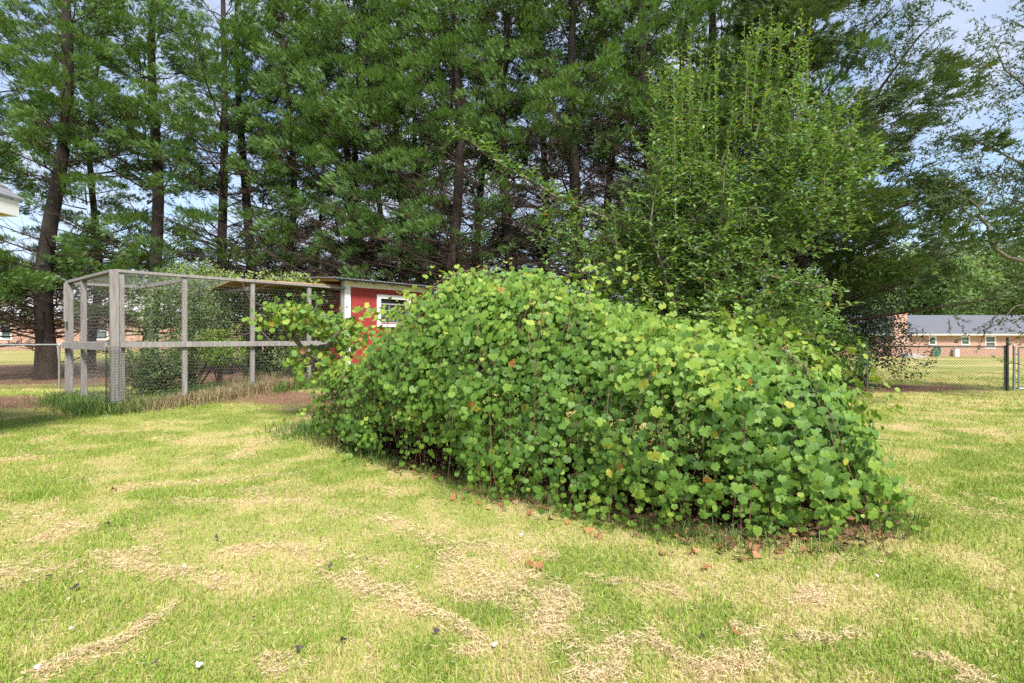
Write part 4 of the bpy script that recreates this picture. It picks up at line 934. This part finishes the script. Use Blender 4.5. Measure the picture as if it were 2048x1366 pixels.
# corrugated roof, slightly pitched
xs = np.linspace(-.45, SW+.25, 90); Vv = []
for yy, zz in ((-.28, SH1+.045), (SDp+.2, SH1+.32)):
    for xx in xs: Vv.append((xx, yy, zz+.010*math.sin(xx*2*math.pi/.10)))
n_ = len(xs); qs = [(i, i+1, n_+i+1, n_+i) for i in range(n_-1)]
me = bpy.data.meshes.new('roof'); me.from_pydata(Vv, [], qs); me.materials.append(M_shroof); ro = link('roof', me, shed); m = ro.modifiers.new('s', 'SOLIDIFY'); m.thickness = .012
A = Acc(); A.box(-.4, SW+.2, -.26, -.235, SH1-.0, SH1+.032); A.obj('fascia', M_dark, shed)
for k in range(6):
    A = Acc(); xk = -.3+k*.5; A.add([(xk, -.22, SH1-.03), (xk+.04, -.22, SH1-.03), (xk+.04, SDp, SH1+.22), (xk, SDp, SH1+.22), (xk, -.22, SH1+.03), (xk+.04, -.22, SH1+.03), (xk+.04, SDp, SH1+.28), (xk, SDp, SH1+.28)], [(3,2,1,0),(4,5,6,7),(0,1,5,4),(1,2,6,5),(2,3,7,6),(3,0,4,7)]); A.obj('rafter', M_ply, shed)

# ------------------------------------------------------------------ weeds along the pen
rng = np.random.default_rng(95)
def weedline(a, b, n, w, h):
    t = rng.uniform(0, 1, n); p = np.stack([a.x+(b.x-a.x)*t, a.y+(b.y-a.y)*t], -1)+rng.normal(0, w, (n, 2)); return p
pts = np.concatenate([weedline(A0+out_f*.12, B1+out_f*.25, 7000, .17, 0), weedline(A0+out_s*.1, A1+out_s*.1, 3600, .2, 0), weedline(A0+Vector((.1, -.1, 0)), A0+Vector((-.5, .2, 0)), 1800, .18, 0), weedline(on(A0, B1, .2)-out_f*.5, on(A0, B1, .9)-out_f*.5, 4500, .35, 0)])
x, y = pts.T; N = len(x); tn = fbm(x*1.4, y*1.4, 19, 3); v = np.clip(rng.normal(.25, .15, N)+sstep(.42, .62, tn)*.5*sstep(-8, -5.5, x)+.12, 0, 1)
link('weeds', blades('weeds', x, y, rng.uniform(.10, .36, N), rng.uniform(.006, .011, N), v, M_weed, lean=.75, seg=2, droop=.3), kind='stuff')
# rough green grass left of the mound
n = 1800; x = rng.normal(-2.6, .35, n); y = rng.normal(6.9, .3, n); link('long_grass_tufts', blades('long_grass_tufts', x, y, rng.uniform(.08, .2, n), rng.uniform(.005, .008, n), np.clip(rng.normal(.2, .12, n), 0, 1), M_weed, lean=.8, seg=2, droop=.2), kind='stuff')

# ------------------------------------------------------------------ chain-link fences
def chain(parent, a, b, z0, z1, cell=.062, r=.0032, mat=None):
    a = Vector((a.x, a.y, 0)); b = Vector((b.x, b.y, 0)); L = (b-a).length; H = z1-z0; ex = (b-a)/L; S_ = []
    for k in range(-int(H/cell), int(L/cell)+1):
        for sg in (0, 1):
            s0, s1 = k*cell, k*cell+H*1.0; t0, t1 = 0, H
            if s0 < 0: t0 = -s0; s0 = 0
            if s1 > L: t1 = H-(s1-L); s1 = L
            if t1 <= t0: continue
            p = a+ex*s0; q_ = a+ex*s1; zA, zB = (z0+t0, z0+t1) if sg == 0 else (z1-t0, z1-t1)
            o_ = .002 if sg else -.002
            g0, g1 = zgf(p.x, p.y), zgf(q_.x, q_.y)
            S_.append([(p.x, p.y+o_, zA+g0), (q_.x, q_.y+o_, zB+g1)])
    V, Q = segs_prism(np.array(S_), r); return link('wire_mesh', mesh_np('wire_mesh', V, [Q], mat or M_link), parent, kind='stuff')
def fence(name, label, pts, h, rail_mat, post_mat, cat='fence', gap=2.6):
    t = thing(name, label, cat)
    for a, b in zip(pts[:-1], pts[1:]):
        a = Vector(a); b = Vector(b); n = max(1, round((b-a).length/gap))
        for k in range(n+1):
            if k == n and b != Vector(pts[-1]): continue
            p = a.lerp(b, k/n); z = zgf(p.x, p.y); tube_obj('post', [[(p.x, p.y, z-.05), (p.x, p.y, z+h-.03)]], [.024], post_mat, t, 8)
            tube_obj('post_cap', [[(p.x, p.y, z+h-.04), (p.x, p.y, z+h+.012), (p.x, p.y, z+h+.03)]], [[.029, .029, .01]], post_mat, t, 8)
        tube_obj('top_rail', [[(a.x, a.y, zgf(a.x, a.y)+h), (b.x, b.y, zgf(b.x, b.y)+h)]], [.021], rail_mat, t, 8)
        chain(t, a, b, .03, h-.01)
    return t
fence('chain_link_fence', 'grey chain-link fence running from the left border behind the wooden pen', [(-19, 11.0, 0), (-11.5, 12.7, 0), (-6.0, 14.25, 0), (-1.5, 15.4, 0)], 1.13, M_galv, M_galv)
RF0 = Vector((11.98, 12.15, 0)); RF1 = Vector((9.24, 13.0, 0)); RF2 = Vector((3.6, 14.75, 0))
rf = fence('chain_link_fence', 'brown-railed chain-link fence ending at the gate on the right', [tuple(RF2), tuple(RF1), tuple(RF0)], 1.07, M_rust, M_galv)
p = RF0; tube_obj('tall_post', [[(p.x+.0, p.y-.06, -.05), (p.x, p.y-.06, 1.30)]], [.026], M_dark, rf, 8)
p = RF0+Vector((.17, -.05, 0))
gate = thing('chain_link_gate', 'chain-link gate with a tubular frame at the right border', 'gate')
g0 = p+Vector((.08, -.03, 0)); g1 = g0+Vector((1.15, -.36, 0))
for q_ in (g0, g1): tube_obj('frame_upright', [[(q_.x, q_.y, .07), (q_.x, q_.y, 1.06)]], [.019], M_galv, gate, 8)
tube_obj('frame_bar', [[(g0.x, g0.y, 1.06), (g1.x, g1.y, 1.06)]], [.019], M_rust, gate, 8); tube_obj('frame_bar', [[(g0.x, g0.y, .07), (g1.x, g1.y, .07)]], [.019], M_galv, gate, 8)
chain(gate, g0, g1, .09, 1.04, mat=M_link)
for zz in (.22, .5, .9): tube_obj('hinge', [[(p.x-.01, p.y, zz), (g0.x+.02, g0.y, zz)]], [.014], M_dark, gate, 6)
gp = thing('gate_post', 'galvanised gate post with a domed cap beside the tall dark post', 'post')
tube_obj('shaft', [[(p.x, p.y, -.05), (p.x, p.y, 1.08)]], [.027], M_galv, gp, 10); tube_obj('cap', [[(p.x, p.y, 1.07), (p.x, p.y, 1.10), (p.x, p.y, 1.13)]], [[.032, .030, .010]], M_galv, gp, 10)

# ------------------------------------------------------------------ houses
def brick_mat(name, c1, c2, mort, scale):
    m, n, b = new_mat(name); t = n.nodes.new('ShaderNodeTexBrick'); c = n.nodes.new('ShaderNodeTexCoord'); mp_ = n.nodes.new('ShaderNodeMapping'); mp_.inputs['Rotation'].default_value = (math.radians(90), 0, 0)
    n.links.new(c.outputs['Object'], mp_.inputs[0]); n.links.new(mp_.outputs[0], t.inputs['Vector'])
    t.inputs['Scale'].default_value = scale; t.inputs['Color1'].default_value = (*c1, 1); t.inputs['Color2'].default_value = (*c2, 1); t.inputs['Mortar'].default_value = (*mort, 1); t.inputs['Mortar Size'].default_value = .012
    t.inputs['Brick Width'].default_value = .42; t.inputs['Row Height'].default_value = .15
    f = noise(n, .9, 5); n.links.new(mixc(n, math_(n, 'MULTIPLY', f, .35), t.outputs['Color'], (.35, .24, .19)), b.inputs['Base Color']); b.inputs['Roughness'].default_value = .9; return m
M_brick = brick_mat('house_brick', (.40, .19, .13), (.50, .28, .21), (.50, .43, .38), 2.0)
M_shing = plain('roof_shingle', (.115, .12, .14), .85, .22, 3, (1, 1, 6), bumps=.4)
M_paleroof = plain('pale_roof_shingle', (.42, .40, .42), .85, .12, 2, (1, 1, 5))
M_soffit = plain('soffit_wood', (.55, .36, .15), .7, .15, 3)
def house(label, x0, x1, y0, dep, zb, wh, rh, roofm, wins, chim=None, extra=None, name='brick_house'):
    t = thing(name, label, 'house', (x0, y0, zb)); W_ = x1-x0
    A = Acc(); cur = 0
    for (a, b, c, d_) in sorted(wins):
        A.box(cur, a, 0, .2, -.5, wh); A.box(a, b, 0, .2, -.5, c); A.box(a, b, 0, .2, d_, wh); cur = b
    A.box(cur, W_, 0, .2, -.5, wh); A.obj('front_wall', M_brick, t)
    A = Acc(); A.box(0, .2, .2, dep, -.5, wh); A.obj('end_wall', M_brick, t); A = Acc(); A.box(W_-.2, W_, .2, dep, -.5, wh); A.obj('end_wall', M_brick, t); A = Acc(); A.box(.2, W_-.2, dep-.2, dep, -.5, wh); A.obj('back_wall', M_brick, t)
    o = .5; th = .12; A = Acc(); zr = wh+rh; ym = dep/2
    A.add([(-o, -o, wh), (W_+o, -o, wh), (W_+o, ym, zr), (-o, ym, zr), (-o, -o, wh+th), (W_+o, -o, wh+th), (W_+o, ym, zr+th), (-o, ym, zr+th)], [(3,2,1,0),(4,5,6,7),(0,1,5,4),(1,2,6,5),(2,3,7,6),(3,0,4,7)]); A.obj('roof', roofm, t)
    A = Acc(); A.add([(-o, dep+o, wh), (-o, ym+.01, zr), (W_+o, ym+.01, zr), (W_+o, dep+o, wh), (-o, dep+o, wh+th), (-o, ym+.01, zr+th), (W_+o, ym+.01, zr+th), (W_+o, dep+o, wh+th)], [(3,2,1,0),(4,5,6,7),(0,1,5,4),(1,2,6,5),(2,3,7,6),(3,0,4,7)]); A.obj('roof', roofm, t)
    A = Acc(); A.box(-o, W_+o, -o-.03, -o-.002, wh-.10, wh+.07); A.obj('fascia', M_trim, t)
    A = Acc(); A.box(-o, W_+o, -o, -.003, wh-.05, wh-.02); A.obj('soffit', M_white, t)
    for side_ in (.1, W_-.1):
        A = Acc(); A.add([(side_-.08, .2, wh), (side_-.08, dep-.2, wh), (side_-.08, ym, zr-.12), (side_+.08, .2, wh), (side_+.08, dep-.2, wh), (side_+.08, ym, zr-.12)], [(0,1,2),(5,4,3),(0,3,4,1),(1,4,5,2),(2,5,3,0)]); A.obj('gable', M_white, t)
    for (a, b, c, d_) in wins:
        w = bpy.data.objects.new('window', None); COL.objects.link(w); w.parent = t
        def bb(nm, xa, xb, za, zb_, ya, yb, m_): A = Acc(); A.box(xa, xb, ya, yb, za, zb_); A.obj(nm, m_, w)
        bb('frame', a-.07, a+.03, c-.07, d_+.07, -.04, .06, M_white); bb('frame', b-.03, b+.07, c-.07, d_+.07, -.04, .06, M_white); bb('frame', a+.031, b-.031, d_-.03, d_+.07, -.04, .06, M_white); bb('frame', a+.031, b-.031, c-.07, c+.03, -.04, .06, M_white)
        bb('frame', a+.031, b-.031, (c+d_)/2-.03, (c+d_)/2+.03, -.02, .06, M_white); bb('pane', a+.03, b-.03, c+.03, d_-.03, .08, .09, M_hglass)
    if chim:
        a, b, cz, a2, b2, z2 = chim
        A = Acc(); A.box(a2, b2, -.75, -.005, -.4, z2); A.add([(a2, -.75, z2), (b2, -.75, z2), (b2, -.005, z2), (a2, -.005, z2), (a, -.7, z2+.8), (b, -.7, z2+.8), (b, -.05, z2+.8), (a, -.05, z2+.8)], [(0,1,5,4),(1,2,6,5),(2,3,7,6),(3,0,4,7)]); A.box(a, b, -.7, -.05, z2+.8, cz); A.box(a-.06, b+.06, -.76, .01, cz, cz+.15); A.obj('chimney', M_brick, t)
    return t
M_trim = plain('cream_trim', (.55, .52, .46), .6, .1, 3)
M_conc = plain('concrete', (.42, .41, .39), .9, .15, 3)
M_hglass = plain('house_window_glass', (.10, .14, .14), .15, .2, 2, spec=.7)
hd = 53.0; hx = lambda px: (px-1024)/F*hd; hz = lambda py: HC+(HY-py)/F*hd; zb = HC-.0385*hd
X0 = hx(1640)
def wn(px0, px1, py0, py1): return (hx(px0)-X0, hx(px1)-X0, hz(py1)-zb, hz(py0)-zb)
h1 = house('low brick ranch house with a dark grey roof beyond the right-hand fence', X0, hx(2260), hd, 9.5, zb, hz(669)-zb, 2.15, M_shing,
      [wn(1859, 1871, 674, 689), wn(1923, 1938, 674, 689), wn(1971, 1990, 673, 696), wn(2080, 2100, 674, 690)], chim=(hx(1779)-X0, hx(1804)-X0, hz(628)-zb, hx(1772)-X0, hx(1815)-X0, 1.3))
hose = thing('hose_reel', 'green coiled garden hose hanging on the brick house wall', 'hose', (hx(1870), hd-.12, zb))
for k in range(5):
    a = np.linspace(0, 2*math.pi, 22); rr = .30+.05*k
    tube_obj('coil', [[(rr*.75*math.cos(q_), -.06-.02*k, .62+rr*1.15*math.sin(q_)) for q_ in a]], [.028], plain('hose_green', (.01, .22, .13), .5, .2) if k == 0 else bpy.data.materials['hose_green'], hose, 6)
A = Acc(); A.box(-.12, .12, -.06, .1, .95, 1.1); A.obj('hanger', M_dark, hose)
ub = thing('utility_box', 'pale grey utility box standing against the brick house wall', 'box', (hx(1907), hd-.35, zb)); A = Acc(); A.box(-.22, .22, -.12, .2, -.1, .88); A.obj('cabinet', M_white, ub, .02); A = Acc(); A.box(-.24, .24, -.15, .22, .882, .93); A.obj('lid', M_alum, ub, .01)
st_ = thing('porch_steps', 'pale concrete steps at the left of the brick chimney', 'steps', (hx(1790), hd-2.6, zb))
for k in range(3): A = Acc(); A.box(-.7+.1*k, 1.3-.1*k, .4*k, 1.2, .14*k-.02 if k else -.2, .14*(k+1)-.021*0); A.obj('step', M_conc, st_, .01)
hd2 = 40.0; hx2 = lambda px: (px-1024)/F*hd2; zb2 = HC-.025*hd2; X2 = hx2(-160)
def wn2(px0, px1, py0, py1): return (hx2(px0)-X2, hx2(px1)-X2, HC+(HY-py1)/F*hd2-zb2, HC+(HY-py0)/F*hd2-zb2)
house('long brick house with a pale roof seen behind the left cypress and pen', X2, hx2(610), hd2, 9, zb2, HC+(HY-637)/F*hd2-zb2, 2.6, M_paleroof, [wn2(185, 215, 645, 678), wn2(2, 22, 645, 678), wn2(395, 425, 645, 678), wn2(500, 520, 648, 678)])

# eave corner of the building at the left border
ev = thing('outbuilding', 'corner of a grey shingled roof with white fascia poking in at the left border', 'building')
ED = 6.2; cx, cz = (47-1024)/F*ED, HC+(HY-405)/F*ED          # outer roof corner
run, rise, lenx = 2.6, 2.5, 3.0
xr = cx-3.4
NC = 16
for k in range(NC):                                   # shingle courses on the slope that falls towards the right
    u0, u1 = k/NC, (k+1)/NC+.01; xa, xb = cx+.02+(xr-cx)*u0, cx+.02+(xr-cx)*u1; za, zb_ = cz+rise*u0, cz+rise*u1
    A = Acc(); y0_, y1_ = ED-5, ED
    A.add([(xa, y0_, za+.006), (xb, y0_, zb_-.006), (xb, y1_, zb_-.006), (xa, y1_, za+.006), (xa, y0_, za+.030), (xb, y0_, zb_+.008), (xb, y1_, zb_+.008), (xa, y1_, za+.030)], [(0,1,2,3),(7,6,5,4),(4,5,1,0),(5,6,2,1),(6,7,3,2),(7,4,0,3)]); A.obj('shingle', M_shing2 if 'M_shing2' in globals() else globals().setdefault('M_shing2', plain('near_shingle', (.17, .175, .19), .9, .2, 8, bumps=.3)), ev)
for k in range(4):
    pass
A = Acc(); A.box(cx-.035, cx-.005, ED-4.95, ED-.05, cz-.19, cz-.004); A.obj('fascia', M_white, ev)
for ya in (ED-.09, ED-4.95):
    A = Acc(); A.add([(cx-.036, ya, cz-.19), (xr, ya, cz-.19), (xr, ya, cz+rise-.03), (cx-.036, ya, cz-.002), (cx-.036, ya+.04, cz-.19), (xr, ya+.04, cz-.19), (xr, ya+.04, cz+rise-.03), (cx-.036, ya+.04, cz-.002)], [(0,1,2,3),(7,6,5,4),(0,4,5,1),(1,5,6,2),(2,6,7,3),(3,7,4,0)]); A.obj('gable_board', M_white, ev)
A = Acc(); A.box(cx-.55, cx-.037, ED-4.9, ED-.1, cz-.185, cz-.165); A.obj('soffit', M_soffit, ev)
A = Acc(); A.box(xr, cx-.551, ED-4.5, ED-.6, -.1, cz-.19); A.obj('wall', M_white, ev)

# ------------------------------------------------------------------ small things lying on the lawn
def curled(seed, w=1.0):
    r = random.Random(seed); n = 9; pts = [(0, 0, .04)]
    for k in range(n):
        a = 2*math.pi*k/n; q_ = (.42+.14*math.cos(3*a+seed))*r.uniform(.8, 1.15); x = q_*math.cos(a)*1.15; y = q_*math.sin(a)*w
        pts.append((x, y, .04+.55*x*x*r.uniform(.3, 1)+.5*abs(y)**1.5*r.uniform(.2, 1)))
    return np.array(pts), [np.array([(0, k+1, (k+1) % n+1) for k in range(n)])]
FL = [(957,1010),(975,1022),(1000,1016),(1018,1005),(1060,1018),(1060,1030),(1080,1022),(1092,1022),(1035,1008),(985,985),(935,985),(1196,1052),(1195,1075),(1200,1080),(1280,1052),(1285,1066),(1330,1056),(1356,1078),(1376,1052),(1390,1107),(1415,1140),(1440,1108),(1437,1098),(1475,1120),(1490,1125),(1513,1118),(1512,1104),(1625,1108),(870,960),(905,1000),(732,935),(690,925),(1135,1048),(1385,1110),(1560,1110),(1700,1085),(1760,1075),(1770,1085),(1250,1030),(1325,1110),(1080,1140),(1062,1135),(225,985),(1415,1050),(1180,1068),(1100,1040),(1470,1275)]
r4 = [mesh_np('fallen_leaf', *curled(k), M_fall) for k in range(4)]
for k, (a, b) in enumerate(FL):
    g = G(a+R.uniform(-3, 3), b+R.uniform(-2, 2)); o = link('fallen_leaf', r4[k % 4], None, (g.x, g.y, g.z+.018)); s = R.uniform(.042, .075); o.scale = (s, s, s*.8); o.rotation_euler = (R.uniform(-.5, .5), R.uniform(-.5, .5), R.uniform(0, 6.28))
    setm(o, 'crisp orange-brown leaf lying on the grass near the foot of the vine mound', 'leaf', 'fallen brown leaves round the vine')
    if (a, b) == (225, 985): o['label'] = 'lone brown leaf on the open lawn far to the left of the vine mound'
    if (a, b) == (1470, 1275): o['label'] = 'reddish leaf standing up in the grass at the bottom right, far from the vine'
DL = [(265,912),(290,908),(166,965),(345,1025),(216,1055),(642,1084),(660,1143),(275,1165),(507,1248),(687,1293),(598,1310),(150,1185),(95,1163),(872,1274),(1345,1116),(905,1122),(30,820),(433,1083),(1405,1285),(508,1004),(310,1340)]
r3 = [mesh_np('dark_leaf', *curled(20+k, .8), M_blk) for k in range(3)]
for k, (a, b) in enumerate(DL):
    g = G(a, b); o = link('dark_leaf', r3[k % 3], None, (g.x, g.y, g.z+.03)); s = R.uniform(.018, .036); o.scale = (s*1.2, s, s*.7); o.rotation_euler = (R.uniform(-.5, .5), R.uniform(-.5, .5), R.uniform(0, 6.28))
    setm(o, 'small shrivelled black leaf on the open lawn left of and before the vine', 'leaf', 'blackened leaves on the lawn')
    if (a, b) == (872, 1274): o['label'] = 'curled black leaf at the bottom centre, beside the lowest straw streak'
WL = [(15,960),(235,1152),(368,1143),(138,1210),(142,1270),(75,1350),(285,1343),(398,1345),(990,1303),(905,1340),(1043,1078),(1230,1180),(1985,1182),(430,910),(485,935),(1755,1163),(268,962),(735,935)]
r2 = [mesh_np('white_petal', *curled(40+k, .9), M_petal) for k in range(3)]
for k, (a, b) in enumerate(WL):
    g = G(a, b); o = link('white_petal', r2[k % 3], None, (g.x, g.y, g.z+.03)); s = R.uniform(.015, .028); o.scale = (s, s, s*1.2); o.rotation_euler = (R.uniform(-.6, .6), R.uniform(-.6, .6), R.uniform(0, 6.28))
    setm(o, 'tiny white petal lying in the lawn grass', 'petal', 'white petals on the lawn')
